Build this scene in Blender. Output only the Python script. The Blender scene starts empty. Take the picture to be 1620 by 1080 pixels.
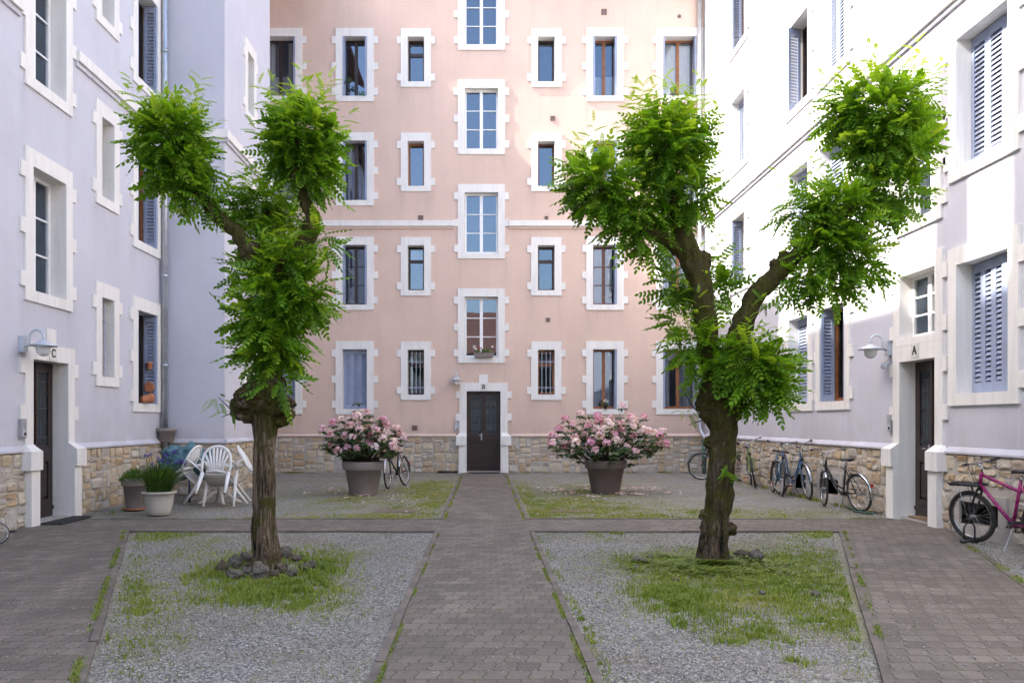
import bpy, math, random
import numpy as np
from mathutils import Vector, Matrix, noise
random.seed(7)
rng = np.random.default_rng(11)
D = bpy.data
SC = bpy.context.scene
COL = SC.collection
R = math.radians

# ------------------------------------------------------------------ picture measurements -> metres
VX, VY, F, EYE = 766.0, 667.0, 1305.0, 1.45
def px_world(x, y, Y):
    return Vector(((x - VX) * Y / F, Y, EYE + (VY - y) * Y / F))
def px_ground(x, y):
    Y = F * EYE / (y - VY)
    return Vector(((x - VX) * Y / F, Y, 0.0))

# ------------------------------------------------------------------ mesh builder
class MB:
    def __init__(s): s.v = []; s.f = []
    def add(s, vs, fs):
        n = len(s.v); s.v += [tuple(v) for v in vs]; s.f += [tuple(i + n for i in f) for f in fs]
        return s
    def obox(s, o, a, b, c):
        o, a, b, c = Vector(o), Vector(a), Vector(b), Vector(c)
        if a.cross(b).dot(c) < 0: a, b = b, a
        vs = [o, o+a, o+a+b, o+b, o+c, o+a+c, o+a+b+c, o+b+c]
        return s.add(vs, [(0,3,2,1),(4,5,6,7),(0,1,5,4),(1,2,6,5),(2,3,7,6),(3,0,4,7)])
    def box(s, x0, x1, y0, y1, z0, z1):
        return s.obox((x0,y0,z0), (x1-x0,0,0), (0,y1-y0,0), (0,0,z1-z0))
    def tube(s, pts, r, seg=8, closed=False, cap=True, flat=None):
        pts = [Vector(p) for p in pts]; n = len(pts)
        rs = r if isinstance(r, (list, tuple)) else [r]*n
        rings = []; prev = None
        for i in range(n):
            if closed: t = pts[(i+1) % n] - pts[i-1]
            else: t = pts[min(i+1, n-1)] - pts[max(i-1, 0)]
            if t.length < 1e-9: t = Vector((0,0,1))
            t.normalize()
            if prev is None:
                a = Vector((0,0,1)) if abs(t.z) < .9 else Vector((1,0,0))
                u = t.cross(a).normalized()
            else:
                u = (prev - t*prev.dot(t))
                u = u.normalized() if u.length > 1e-6 else t.cross(Vector((0,0,1))).normalized()
            prev = u; w = t.cross(u)
            fl = 1 if flat is None else flat
            rings.append([pts[i] + (u*math.cos(2*math.pi*k/seg) + w*fl*math.sin(2*math.pi*k/seg))*rs[i] for k in range(seg)])
        vs = [v for g in rings for v in g]; fs = []
        m = n if closed else n-1
        for i in range(m):
            j = (i+1) % n
            for k in range(seg):
                l = (k+1) % seg
                fs.append((i*seg+k, i*seg+l, j*seg+l, j*seg+k))
        if cap and not closed:
            fs.append(tuple(reversed(range(seg)))); fs.append(tuple((n-1)*seg+k for k in range(seg)))
        return s.add(vs, fs)
    def lathe(s, prof, c=(0,0,0), seg=28, cap_top=False, cap_bot=True):
        c = Vector(c); vs = []; fs = []
        for r, z in prof:
            for k in range(seg):
                a = 2*math.pi*k/seg
                vs.append(c + Vector((r*math.cos(a), r*math.sin(a), z)))
        for i in range(len(prof)-1):
            for k in range(seg):
                l = (k+1) % seg
                fs.append((i*seg+k, i*seg+l, (i+1)*seg+l, (i+1)*seg+k))
        if cap_bot: fs.append(tuple(reversed(range(seg))))
        if cap_top: fs.append(tuple((len(prof)-1)*seg+k for k in range(seg)))
        return s.add(vs, fs)
    def ball(s, c, rx, ry, rz, nu=14, nv=9, nz=0.0, sc=3.0):
        c = Vector(c); vs = []; fs = []
        off = Vector((random.random()*50, random.random()*50, 0))
        for i in range(nv+1):
            th = math.pi*i/nv
            for k in range(nu):
                ph = 2*math.pi*k/nu
                d = Vector((math.sin(th)*math.cos(ph), math.sin(th)*math.sin(ph), math.cos(th)))
                q = 1 + nz*noise.noise(d*sc + off) if nz else 1
                vs.append(c + Vector((d.x*rx, d.y*ry, d.z*rz))*q)
        for i in range(nv):
            for k in range(nu):
                l = (k+1) % nu
                fs.append((i*nu+k, (i+1)*nu+k, (i+1)*nu+l, i*nu+l))
        return s.add(vs, fs)
    def xf(s, M):
        s.v = [tuple(M @ Vector(v)) for v in s.v]; return s
    def build(s, name, mat, parent=None, smooth=False, keep=False):
        me = D.meshes.new(name); me.from_pydata(s.v, [], s.f); me.update()
        return link(name, me, mat, parent, smooth, keep)

def link(name, me, mat, parent=None, smooth=False, keep=False):
    if smooth and len(me.polygons): me.polygons.foreach_set('use_smooth', [True]*len(me.polygons))
    o = D.objects.new(name, me); COL.objects.link(o)
    if mat: me.materials.append(mat)
    if parent:
        o.parent = parent
        if keep:                                     # vertices are in world space
            o.matrix_parent_inverse = Matrix.Translation(-parent.location)
    return o

def np_mesh(name, V, faces_per, nv, mat, parent=None, smooth=True, tint=None, keep=False):
    """V (n,nv,3): n copies of one small pattern of polygons given by faces_per (lists of local indices)."""
    n = V.shape[0]
    loops = []; starts = []; tot = 0
    pat = np.concatenate([np.array(f) for f in faces_per]); lens = np.array([len(f) for f in faces_per])
    L = (np.arange(n)[:,None]*nv + pat[None,:]).ravel()
    lens_all = np.tile(lens, n); st = np.concatenate([[0], np.cumsum(lens_all)[:-1]])
    me = D.meshes.new(name)
    me.vertices.add(n*nv); me.vertices.foreach_set('co', V.reshape(-1).astype(np.float32))
    me.loops.add(len(L)); me.loops.foreach_set('vertex_index', L.astype(np.int32))
    me.polygons.add(len(lens_all)); me.polygons.foreach_set('loop_start', st.astype(np.int32))
    me.polygons.foreach_set('loop_total', lens_all.astype(np.int32))
    me.update(calc_edges=True)
    if tint is not None:
        at = me.attributes.new('tint', 'FLOAT', 'POINT')
        at.data.foreach_set('value', np.repeat(tint, nv).astype(np.float32))
    return link(name, me, mat, parent, smooth, keep)

def tag(o, label=None, cat=None, group=None, kind=None):
    if label: o['label'] = label
    if cat: o['category'] = cat
    if group: o['group'] = group
    if kind: o['kind'] = kind
    return o
def thing(name, label, cat, loc=(0,0,0), rot=(0,0,0), group=None):
    o = D.objects.new(name, None); COL.objects.link(o); o.empty_display_size = .1
    o.location = loc; o.rotation_euler = rot
    return tag(o, label, cat, group)
def dup(root, label, loc=None, rot=None):
    def cp(o, par):
        c = o.copy(); COL.objects.link(c); c.parent = par
        for ch in list(o.children): cp(ch, c)
        return c
    r = cp(root, None)
    if loc is not None: r.location = loc
    if rot is not None: r.rotation_euler = rot
    r['label'] = label
    return r

# ------------------------------------------------------------------ materials
class NT:
    def __init__(s, name):
        s.m = D.materials.new(name); s.m.use_nodes = True; s.t = s.m.node_tree; s.t.nodes.clear()
        s.out = s.n('ShaderNodeOutputMaterial')
    def n(s, typ, **kw):
        nd = s.t.nodes.new(typ)
        for k, v in kw.items():
            if k.startswith('i_'): nd.inputs[k[2:].replace('_', ' ')].default_value = v
            else: setattr(nd, k, v)
        return nd
    def l(s, a, b): s.t.links.new(a, b)
    def obj(s): return s.n('ShaderNodeTexCoord').outputs['Object']
    def map(s, vec, scale=(1,1,1), loc=(0,0,0), rot=(0,0,0)):
        m = s.n('ShaderNodeMapping'); s.l(vec, m.inputs['Vector'])
        m.inputs['Scale'].default_value = scale; m.inputs['Location'].default_value = loc; m.inputs['Rotation'].default_value = rot
        return m.outputs[0]
    def noise(s, vec, scale, detail=4, rough=.55, dist=0):
        m = s.n('ShaderNodeTexNoise'); s.l(vec, m.inputs['Vector'])
        m.inputs['Scale'].default_value = scale; m.inputs['Detail'].default_value = detail
        m.inputs['Roughness'].default_value = rough; m.inputs['Distortion'].default_value = dist
        return m.outputs['Fac']
    def vor(s, vec, scale, feature='F1', out='Distance', rnd=1.0):
        m = s.n('ShaderNodeTexVoronoi', feature=feature); s.l(vec, m.inputs['Vector'])
        m.inputs['Scale'].default_value = scale; m.inputs['Randomness'].default_value = rnd
        return m.outputs[out]
    def ramp(s, fac, stops, interp='LINEAR'):
        m = s.n('ShaderNodeValToRGB'); s.l(fac, m.inputs[0]); cr = m.color_ramp; cr.interpolation = interp
        while len(cr.elements) < len(stops): cr.elements.new(.5)
        for e, (p, c) in zip(cr.elements, stops):
            e.position = p; e.color = (*c, 1) if isinstance(c, (tuple, list)) else (c, c, c, 1)
        return m.outputs[0]
    def mix(s, fac, a, b, mode='MIX'):
        m = s.n('ShaderNodeMix', data_type='RGBA', blend_type=mode)
        for i_, sock, v in ((0, m.inputs[0], fac), (6, m.inputs[6], a), (7, m.inputs[7], b)):
            if hasattr(v, 'is_linked'): s.l(v, sock)
            elif i_ == 0: sock.default_value = v
            else: sock.default_value = (*v, 1) if not isinstance(v, (int, float)) else (v, v, v, 1)
        return m.outputs[2]
    def math(s, op, a, b=0.0, c=None):
        m = s.n('ShaderNodeMath', operation=op)
        for i, v in enumerate((a, b, c)):
            if v is None: continue
            if hasattr(v, 'is_linked'): s.l(v, m.inputs[i])
            else: m.inputs[i].default_value = v
        return m.outputs[0]
    def bump(s, h, strength=.3, dist=.01, normal=None):
        m = s.n('ShaderNodeBump'); s.l(h, m.inputs['Height'])
        m.inputs['Strength'].default_value = strength; m.inputs['Distance'].default_value = dist
        if normal: s.l(normal, m.inputs['Normal'])
        return m.outputs[0]
    def attr(s, name='tint'):
        return s.n('ShaderNodeAttribute', attribute_name=name).outputs['Fac']
    def bsdf(s, col, rough=.6, metal=0, normal=None, spec=None, alpha=None):
        b = s.n('ShaderNodeBsdfPrincipled')
        for sock, v in ((b.inputs['Base Color'], col), (b.inputs['Roughness'], rough)):
            if hasattr(v, 'is_linked'): s.l(v, sock)
            elif isinstance(v, (int, float)): sock.default_value = v
            else: sock.default_value = (*v, 1)
        b.inputs['Metallic'].default_value = metal
        if spec is not None: b.inputs['Specular IOR Level'].default_value = spec
        if normal: s.l(normal, b.inputs['Normal'])
        return b.outputs[0]
    def fin(s, sh): s.l(sh, s.out.inputs['Surface']); return s.m

def simple(name, col, rough=.5, metal=0, var=.12, scale=6, bump=0, bscale=60, spec=None):
    t = NT(name); o = t.obj()
    nz = t.noise(o, scale)
    c = t.mix(t.ramp(nz, [(.3, 0.0), (.7, 1.0)]), tuple(max(0, x*(1-var)) for x in col), tuple(min(1, x*(1+var)) for x in col))
    nrm = t.bump(t.noise(o, bscale), bump, .004) if bump else None
    r = t.ramp(t.noise(o, scale*2.3), [(.3, max(.02, rough-.08)), (.7, min(1, rough+.08))])
    return t.fin(t.bsdf(c, r, metal, nrm, spec))

def stucco(name, col, streak=.10):
    t = NT(name); o = t.obj()
    big = t.noise(o, .55, 5, .6)
    c = t.mix(t.ramp(big, [(.32, 0.0), (.68, 1.0)]), tuple(x*.94 for x in col), tuple(min(1, x*1.05) for x in col))
    st = t.noise(t.map(o, (5.5, 5.5, .22)), 1.0, 6, .65)
    c = t.mix(t.ramp(st, [(.45, 0.0), (.78, streak*3)]), c, tuple(x*.72 for x in col))
    pt = t.noise(t.map(o, (1, 1, .55)), .9, 2, .4, .6)
    c = t.mix(t.ramp(pt, [(.575, 0.0), (.585, .16)]), c, tuple(min(1, x*1.10) for x in col))
    c = t.mix(t.ramp(t.noise(o, 1.9, 8, .75, 1.2), [(.56, 0.0), (.74, .30)]), c, tuple(x*.80 for x in col))
    sp = t.noise(o, 3.1, 6, .7)
    c = t.mix(t.ramp(sp, [(.60, 0.0), (.8, .35)]), c, tuple(min(1, x*1.12) for x in col))
    sz = t.n('ShaderNodeSeparateXYZ'); t.l(o, sz.inputs[0])
    low = t.math('SUBTRACT', 1.0, t.math('MULTIPLY', t.math('SUBTRACT', sz.outputs[2], 1.0), 1.6))     # splashed dirt above the plinth
    dirt = t.math('MULTIPLY', t.math('MAXIMUM', low, 0.0), t.ramp(t.noise(o, 2.0, 5), [(.35, 0.0), (.75, .5)]))
    c = t.mix(dirt, c, (.36, .31, .27))
    c = t.mix(t.math('MULTIPLY', t.attr('stain'), t.ramp(t.noise(t.map(o, (26, 26, 1.2)), 1.0, 5, .7), [(.36, .1), (.66, 1.0)])), c, tuple(x*.52 for x in col))
    h = t.mix(.4, t.noise(o, 160, 3), t.noise(o, 26, 4))
    return t.fin(t.bsdf(c, .88, 0, t.bump(h, .35, .006), .25))

def trim_mat(name, col):
    t = NT(name); o = t.obj()
    st = t.noise(t.map(o, (9, 9, .8)), 1.0, 6, .7)
    c = t.mix(t.ramp(st, [(.46, 0.0), (.80, .5)]), col, (.46, .43, .40))
    c = t.mix(t.ramp(t.noise(o, 1.7), [(.3, 0.0), (.7, .25)]), c, tuple(x*.88 for x in col))
    s = t.n('ShaderNodeSeparateXYZ'); t.l(o, s.inputs[0]); cb = t.n('ShaderNodeCombineXYZ')
    t.l(t.math('ADD', s.outputs[0], s.outputs[1]), cb.inputs[0]); t.l(s.outputs[2], cb.inputs[1])
    b = t.n('ShaderNodeTexBrick', offset=.5); t.l(cb.outputs[0], b.inputs['Vector']); b.inputs['Scale'].default_value = 1
    b.inputs['Brick Width'].default_value = .41; b.inputs['Row Height'].default_value = .31; b.inputs['Mortar Size'].default_value = .004
    c = t.mix(t.math('MULTIPLY', b.outputs['Fac'], t.ramp(t.noise(o, 6), [(.35, .0), (.75, .32)])), c, (.45, .42, .38))
    return t.fin(t.bsdf(c, .75, 0, t.bump(t.noise(o, 45, 5), .25, .005), .3))

M = {}
M['pink'] = stucco('pink_stucco', (.655, .490, .400), .06)
M['lilac'] = stucco('lilac_stucco', (.555, .55, .598), .04)
M['white'] = trim_mat('white_stone_trim', (.78, .755, .71))
M['white_frame'] = simple('white_frame_paint', (.80, .80, .79), .35, var=.04)
M['brown_dark'] = simple('dark_brown_paint', (.034, .017, .013), .42, var=.25, scale=9)
M['door_brown'] = simple('door_brown_paint', (.026, .0135, .011), .36, var=.2, scale=7, bump=.1)
M['door_iron'] = simple('door_iron', (.03, .032, .035), .5)
M['oak'] = simple('varnished_wood', (.27, .098, .030), .38, var=.3, scale=12)
M['redwood'] = simple('red_brown_wood', (.115, .040, .028), .4, var=.3, scale=12)
M['blue'] = simple('blue_shutter_paint', (.29, .335, .455), .55, var=.1, scale=3)
M['curtain'] = simple('net_curtain', (.66, .64, .60), .9, var=.08, scale=4)
M['curtain_grey'] = simple('grey_curtain', (.22, .21, .215), .9, var=.2, scale=5)
M['room'] = simple('dim_room', (.075, .065, .058), .9, var=.3, scale=2)
M['zinc'] = simple('zinc_pipe', (.50, .53, .56), .38, .75, var=.15, scale=5)
M['greenpipe'] = simple('green_pipe', (.035, .10, .075), .5, var=.2)
M['iron_blue'] = simple('painted_iron', (.42, .46, .55), .5, var=.1)
M['lampmetal'] = simple('lamp_enamel', (.52, .56, .60), .4, .2, var=.1)
M['opal'] = simple('opal_glass', (.72, .73, .72), .25, var=.04)
M['steel'] = simple('brushed_steel', (.42, .42, .43), .4, .7, var=.1)
M['chrome'] = simple('chrome', (.42, .42, .43), .25, 1.0, var=.06)
M['black'] = simple('black_plastic', (.018, .018, .02), .45, var=.3)
M['tyre'] = simple('tyre_rubber', (.022, .021, .020), .8, var=.4, scale=14, bump=.3, bscale=120)
M['letter'] = simple('letter_black', (.01, .01, .01), .5)
M['plaque'] = simple('plaque_enamel', (.66, .64, .58), .4, var=.06)
M['roof'] = simple('roof_tiles', (.26, .11, .07), .85, var=.35, scale=7, bump=.4, bscale=9)
M['vent'] = simple('vent_brown', (.20, .14, .12), .7, var=.2)
M['concrete'] = simple('concrete', (.37, .345, .31), .85, var=.18, scale=4, bump=.4, bscale=40)
M['kerb'] = simple('kerb_concrete', (.135, .112, .090), .9, var=.35, scale=3.5, bump=.5, bscale=45)
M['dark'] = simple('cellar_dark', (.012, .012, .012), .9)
M['plastic_white'] = simple('white_garden_plastic', (.72, .715, .69), .42, var=.07, scale=3)
M['plastic_dirty'] = simple('weathered_seat_plastic', (.60, .57, .52), .5, var=.14, scale=4)
M['pot_taupe'] = simple('taupe_pot', (.235, .20, .18), .6, var=.1, scale=3, bump=.15, bscale=30)
M['pot_brown'] = simple('brown_pot', (.150, .115, .100), .6, var=.1, scale=3, bump=.15, bscale=30)
M['pot_cream'] = simple('cream_pot', (.50, .465, .405), .65, var=.1, scale=4, bump=.2, bscale=30)
M['terracotta'] = simple('terracotta', (.46, .17, .075), .8, var=.15)
M['soil'] = simple('soil', (.045, .032, .022), .95, var=.4, scale=20, bump=.6)
M['mat'] = simple('rubber_mat', (.028, .028, .03), .85, var=.3, scale=20, bump=.6, bscale=70)
M['coir'] = simple('coir_mat', (.20, .135, .075), .95, var=.25, scale=20, bump=.6, bscale=90)
M['teal'] = simple('teal_tarpaulin', (.055, .135, .155), .38, var=.5, scale=9)
M['blue_metal'] = simple('navy_metal', (.03, .05, .16), .4, var=.2)
M['bike_green'] = simple('green_bike_paint', (.14, .22, .04), .35, var=.15)
M['bike_blue'] = simple('sky_blue_bike_paint', (.045, .115, .20), .35, var=.15)
M['bike_black'] = simple('black_bike_paint', (.008, .0085, .011), .28, var=.2)
M['bike_purple'] = simple('magenta_bike_paint', (.24, .010, .105), .3, var=.15)
M['red'] = simple('red_reflector', (.42, .012, .016), .25)
M['orange'] = simple('orange_reflector', (.75, .17, .01), .25)
M['petal'] = None

def glass():
    t = NT('window_glass'); o = t.obj()
    nrm = t.bump(t.noise(o, 1.6, 2), .03, .02)
    g = t.n('ShaderNodeBsdfGlossy'); g.inputs['Roughness'].default_value = .012; g.inputs['Color'].default_value = (.62, .76, .95, 1); t.l(nrm, g.inputs['Normal'])
    tr = t.n('ShaderNodeBsdfTransparent'); tr.inputs['Color'].default_value = (.72, .75, .76, 1)
    lw = t.n('ShaderNodeLayerWeight'); lw.inputs['Blend'].default_value = .35
    f = t.math('ADD', t.math('MULTIPLY', lw.outputs['Fresnel'], .65), .14)
    mx = t.n('ShaderNodeMixShader'); t.l(f, mx.inputs[0]); t.l(tr.outputs[0], mx.inputs[1]); t.l(g.outputs[0], mx.inputs[2])
    return t.fin(mx.outputs[0])
M['glass'] = glass()

def stones():
    t = NT('rubble_stone'); o = t.obj(); a = t.attr()
    c = t.ramp(a, [(0, (.52, .45, .35)), (.2, (.58, .475, .33)), (.36, (.52, .37, .21)), (.5, (.48, .45, .405)), (.64, (.60, .525, .41)), (.78, (.46, .32, .18)), (.9, (.42, .39, .345)), (1, (.62, .555, .46))])
    c = t.mix(t.ramp(t.noise(o, 11, 7, .7), [(.38, 0.0), (.74, .5)]), c, (.30, .25, .195))
    c = t.mix(t.ramp(t.noise(o, 5, 5, .6, 1.5), [(.56, 0.0), (.75, .5)]), c, (.56, .37, .18))
    c = t.mix(t.ramp(t.noise(o, 70, 4), [(.55, 0.0), (.8, .35)]), c, (.62, .57, .50))
    h = t.mix(.5, t.noise(o, 30, 7, .7), t.noise(o, 110, 4))
    return t.fin(t.bsdf(c, .9, 0, t.bump(h, .7, .018), .2))
M['stone'] = stones()
def mortar():
    t = NT('lime_mortar'); o = t.obj()
    c = t.mix(t.ramp(t.noise(o, 4, 6), [(.3, 0.0), (.7, 1.0)]), (.36, .325, .28), (.48, .445, .395))
    return t.fin(t.bsdf(c, .95, 0, t.bump(t.noise(o, 60, 5), .6, .01), .2))
M['mortar'] = mortar()

def gravel():
    t = NT('courtyard_gravel'); o = t.obj(); a = t.attr()
    cellc = t.vor(o, 62, 'F1', 'Color'); d1 = t.vor(o, 62)
    sep = t.n('ShaderNodeSeparateColor'); t.l(cellc, sep.inputs[0])
    c = t.ramp(sep.outputs[0], [(0, (.15, .141, .126)), (.3, (.25, .238, .216)), (.6, (.335, .32, .292)), (.85, (.42, .403, .37)), (1, (.54, .52, .48))])
    c = t.mix(t.ramp(d1, [(.5, 0.0), (.85, .75)]), c, (.06, .055, .05))
    c = t.mix(t.ramp(t.noise(o, 1.1, 6, .65), [(.44, 0.0), (.70, .7)]), c, (.20, .16, .108))
    green = t.mix(t.ramp(t.noise(o, 26, 5, .7), [(.3, 0.0), (.7, 1.0)]), (.12, .15, .028), (.29, .265, .095))
    m = t.math('MULTIPLY', a, t.ramp(t.noise(o, 9, 6, .75), [(.32, 0.0), (.62, 1.0)]))
    c = t.mix(m, c, green)
    h = t.math('SUBTRACT', t.math('MULTIPLY', sep.outputs[1], .5), d1)
    return t.fin(t.bsdf(c, .9, 0, t.bump(h, .8, .018), .25))
M['gravel'] = gravel()

def paving():
    t = NT('interlocking_pavers'); o = t.obj()
    s = t.n('ShaderNodeSeparateXYZ'); t.l(o, s.inputs[0]); x, y = s.outputs[0], s.outputs[1]
    wob = t.math('MULTIPLY', t.math('SUBTRACT', t.noise(o, 2.2, 3), .5), .035)
    tri = t.math('SUBTRACT', t.math('PINGPONG', t.math('ADD', y, .04), .08), .04)
    u = t.math('ADD', t.math('ADD', x, t.math('MULTIPLY', tri, .34)), wob)
    v = t.math('ADD', y, wob)
    cb = t.n('ShaderNodeCombineXYZ'); t.l(u, cb.inputs[0]); t.l(v, cb.inputs[1])
    b = t.n('ShaderNodeTexBrick', offset=.5); t.l(cb.outputs[0], b.inputs['Vector'])
    b.inputs['Scale'].default_value = 1; b.inputs['Brick Width'].default_value = .13; b.inputs['Row Height'].default_value = .16
    b.inputs['Mortar Size'].default_value = .0042; b.inputs['Mortar Smooth'].default_value = .25; b.inputs['Bias'].default_value = 0
    b.inputs['Color1'].default_value = (.122, .101, .080, 1); b.inputs['Color2'].default_value = (.218, .185, .150, 1); b.inputs['Mortar'].default_value = (.035, .028, .022, 1)
    c = t.mix(t.ramp(t.noise(o, 1.3, 6, .65), [(.38, 0.0), (.68, .75)]), b.outputs['Color'], (.098, .082, .066))
    c = t.mix(t.ramp(t.noise(o, 6, 6, .7), [(.55, 0.0), (.75, .5)]), c, (.215, .18, .15))
    c = t.mix(t.ramp(t.noise(o, 130, 3), [(.5, 0.0), (.75, .55)]), c, (.25, .225, .20))
    c = t.mix(t.ramp(t.noise(o, 90, 3), [(.5, 0.0), (.75, .55)]), c, (.06, .05, .045))
    vs = t.vor(o, 21); rv = t.noise(o, 1.9, 3)
    speck = t.math('MULTIPLY', t.math('LESS_THAN', vs, .13), t.math('GREATER_THAN', rv, .52))
    c = t.mix(t.math('MULTIPLY', speck, .75), c, (.42, .41, .39))
    moss = t.math('MULTIPLY', b.outputs['Fac'], t.ramp(t.noise(o, 3.4, 5, .7), [(.48, 0.0), (.62, 1.0)]))
    c = t.mix(moss, c, (.085, .10, .022))
    h = t.math('SUBTRACT', t.math('MULTIPLY', t.noise(o, 120, 3), .12), b.outputs['Fac'])
    n1 = t.bump(h, .7, .006); n2 = t.bump(t.noise(o, 5, 4), .35, .03, n1)
    return t.fin(t.bsdf(c, .85, 0, n2, .3))
M['paving'] = paving()

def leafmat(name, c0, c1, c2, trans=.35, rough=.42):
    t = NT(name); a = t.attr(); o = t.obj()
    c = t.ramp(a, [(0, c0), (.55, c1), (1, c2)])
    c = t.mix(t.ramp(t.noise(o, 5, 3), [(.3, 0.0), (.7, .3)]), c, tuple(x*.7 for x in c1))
    b = t.bsdf(c, rough, 0, None, .35)
    tr = t.n('ShaderNodeBsdfTranslucent')
    tc = t.mix(1.0, c, (1.55, 1.4, .5), 'MULTIPLY'); t.l(tc, tr.inputs['Color'])
    mx = t.n('ShaderNodeMixShader'); mx.inputs[0].default_value = trans
    t.l(b, mx.inputs[1]); t.l(tr.outputs[0], mx.inputs[2])
    return t.fin(mx.outputs[0])
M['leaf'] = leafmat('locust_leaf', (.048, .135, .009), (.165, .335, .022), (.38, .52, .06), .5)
M['rleaf'] = leafmat('rhododendron_leaf', (.025, .055, .016), (.055, .10, .028), (.14, .18, .04), .12, .4)
M['grass'] = leafmat('grass_blade', (.11, .18, .018), (.20, .275, .034), (.36, .34, .10), .3, .5)
M['iris_leaf'] = leafmat('slender_leaf', (.045, .10, .018), (.075, .16, .025), (.17, .22, .05), .3)
M['herb'] = leafmat('herb_leaf', (.055, .13, .02), (.085, .19, .03), (.14, .24, .05), .3)
M['violet'] = leafmat('violet_petal', (.05, .03, .30), (.085, .05, .42), (.16, .09, .55), .2)
M['bloom'] = leafmat('pink_petal', (.70, .34, .53), (.80, .57, .71), (.88, .80, .86), .3, .6)

def bark(name, shift, k):
    t = NT(name); o = t.obj()
    fib = t.noise(t.map(o, (21, 21, 1.7)), 1.0, 9, .72, 1.2)
    c = t.ramp(fib, [(.40, (.006*k, .009*k, .006*k)), (.46, (.085*k, .06*k, .038*k)), (.56, (.20*k, .15*k, .10*k)), (.70, (.38*k, .31*k, .225*k))])
    up = t.n('ShaderNodeSeparateXYZ'); t.l(o, up.inputs[0])
    mm = t.noise(o, 2.3, 6, .7, .4)
    hgt = t.math('MULTIPLY', t.math('SUBTRACT', up.outputs[2], 1.1), .11)
    ms = t.math('ADD', mm, t.math('MINIMUM', t.math('MAXIMUM', hgt, -.06), .10))
    mossc = t.mix(t.ramp(t.noise(o, 60, 4), [(.3, 0.0), (.7, 1.0)]), (.016, .018, .004), (.078, .078, .012))
    mossc = t.mix(t.ramp(t.noise(o, 7, 4), [(.4, 0.0), (.7, .8)]), mossc, (.05, .036, .018))
    c = t.mix(t.ramp(ms, [(.50-shift, 0.0), (.57-shift, .95)]), c, mossc)
    h = t.mix(.35, fib, t.noise(o, 70, 5))
    return t.fin(t.bsdf(c, .92, 0, t.bump(h, 1.0, .03), .15))
M['bark'] = bark('pale_mossy_bark', .02, .80); M['bark_dark'] = bark('dark_mossy_bark', .065, .48)
M['twig'] = simple('twig', (.07, .05, .03), .8, var=.3, scale=20)
def rockmat():
    t = NT('mossy_rock'); o = t.obj()
    c = t.ramp(t.noise(o, 9, 7, .7), [(.3, (.055, .05, .042)), (.5, (.145, .13, .11)), (.72, (.26, .235, .20))])
    oi = t.n('ShaderNodeObjectInfo')
    c = t.mix(.75, c, t.ramp(oi.outputs['Random'], [(0, (.075, .056, .036)), (.3, (.155, .115, .07)), (.55, (.13, .12, .105)), (.8, (.19, .172, .148)), (1, (.07, .064, .056))]), 'MIX')
    c = t.mix(t.ramp(t.noise(o, 14, 7, .7), [(.35, 0.0), (.7, .6)]), c, (.05, .044, .036))
    c = t.mix(t.ramp(t.noise(o, 4, 5, .6), [(.48, 0.0), (.60, .85)]), c, (.06, .07, .014))
    return t.fin(t.bsdf(c, .9, 0, t.bump(t.noise(o, 35, 7, .7), .9, .02), .2))
M['rock'] = rockmat()

# ------------------------------------------------------------------ wall frames
class W:
    def __init__(s, o, U, N): s.o, s.U, s.N = Vector(o), Vector(U), Vector(N)
    def p(s, u, z, d=0.0): return s.o + s.U*u + Vector((0,0,z)) + s.N*d
    def box(s, mb, u0, u1, z0, z1, d0, d1):
        return mb.obox(s.p(u0, z0, d0), s.U*(u1-u0), Vector((0,0,z1-z0)), s.N*(d1-d0))
def cells(mb, w, rects, holes, d0, d1, back=False, step=0):
    us = sorted({round(a, 4) for r in rects+holes for a in r[:2]}); zs = sorted({round(a, 4) for r in rects+holes for a in r[2:]})
    if step:
        us = sorted(set(us) | {round(us[0]+k*step, 4) for k in range(1, int((us[-1]-us[0])/step))}); zs = sorted(set(zs) | {round(zs[0]+k*step, 4) for k in range(1, int((zs[-1]-zs[0])/step))})
    def inside(u, z, rs): return any(r[0] < u < r[1] and r[2] < z < r[3] for r in rs)
    nu, nz = len(us)-1, len(zs)-1
    fill = [[inside((us[i]+us[i+1])/2, (zs[j]+zs[j+1])/2, rects) and not inside((us[i]+us[i+1])/2, (zs[j]+zs[j+1])/2, holes) for j in range(nz)] for i in range(nu)]
    P = w.p
    for i in range(nu):
        for j in range(nz):
            if not fill[i][j]: continue
            a, b, c, d = us[i], us[i+1], zs[j], zs[j+1]
            mb.add([P(a,c,d1), P(b,c,d1), P(b,d,d1), P(a,d,d1)], [(0,1,2,3)])
            if back: mb.add([P(a,c,d0), P(b,c,d0), P(b,d,d0), P(a,d,d0)], [(3,2,1,0)])
            if d0 == d1: continue
            if i == 0 or not fill[i-1][j]: mb.add([P(a,c,d0), P(a,c,d1), P(a,d,d1), P(a,d,d0)], [(0,1,2,3)])
            if i == nu-1 or not fill[i+1][j]: mb.add([P(b,c,d1), P(b,c,d0), P(b,d,d0), P(b,d,d1)], [(0,1,2,3)])
            if j == 0 or not fill[i][j-1]: mb.add([P(a,c,d0), P(b,c,d0), P(b,c,d1), P(a,c,d1)], [(0,1,2,3)])
            if j == nz-1 or not fill[i][j+1]: mb.add([P(a,d,d1), P(b,d,d1), P(b,d,d0), P(a,d,d0)], [(0,1,2,3)])
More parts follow.
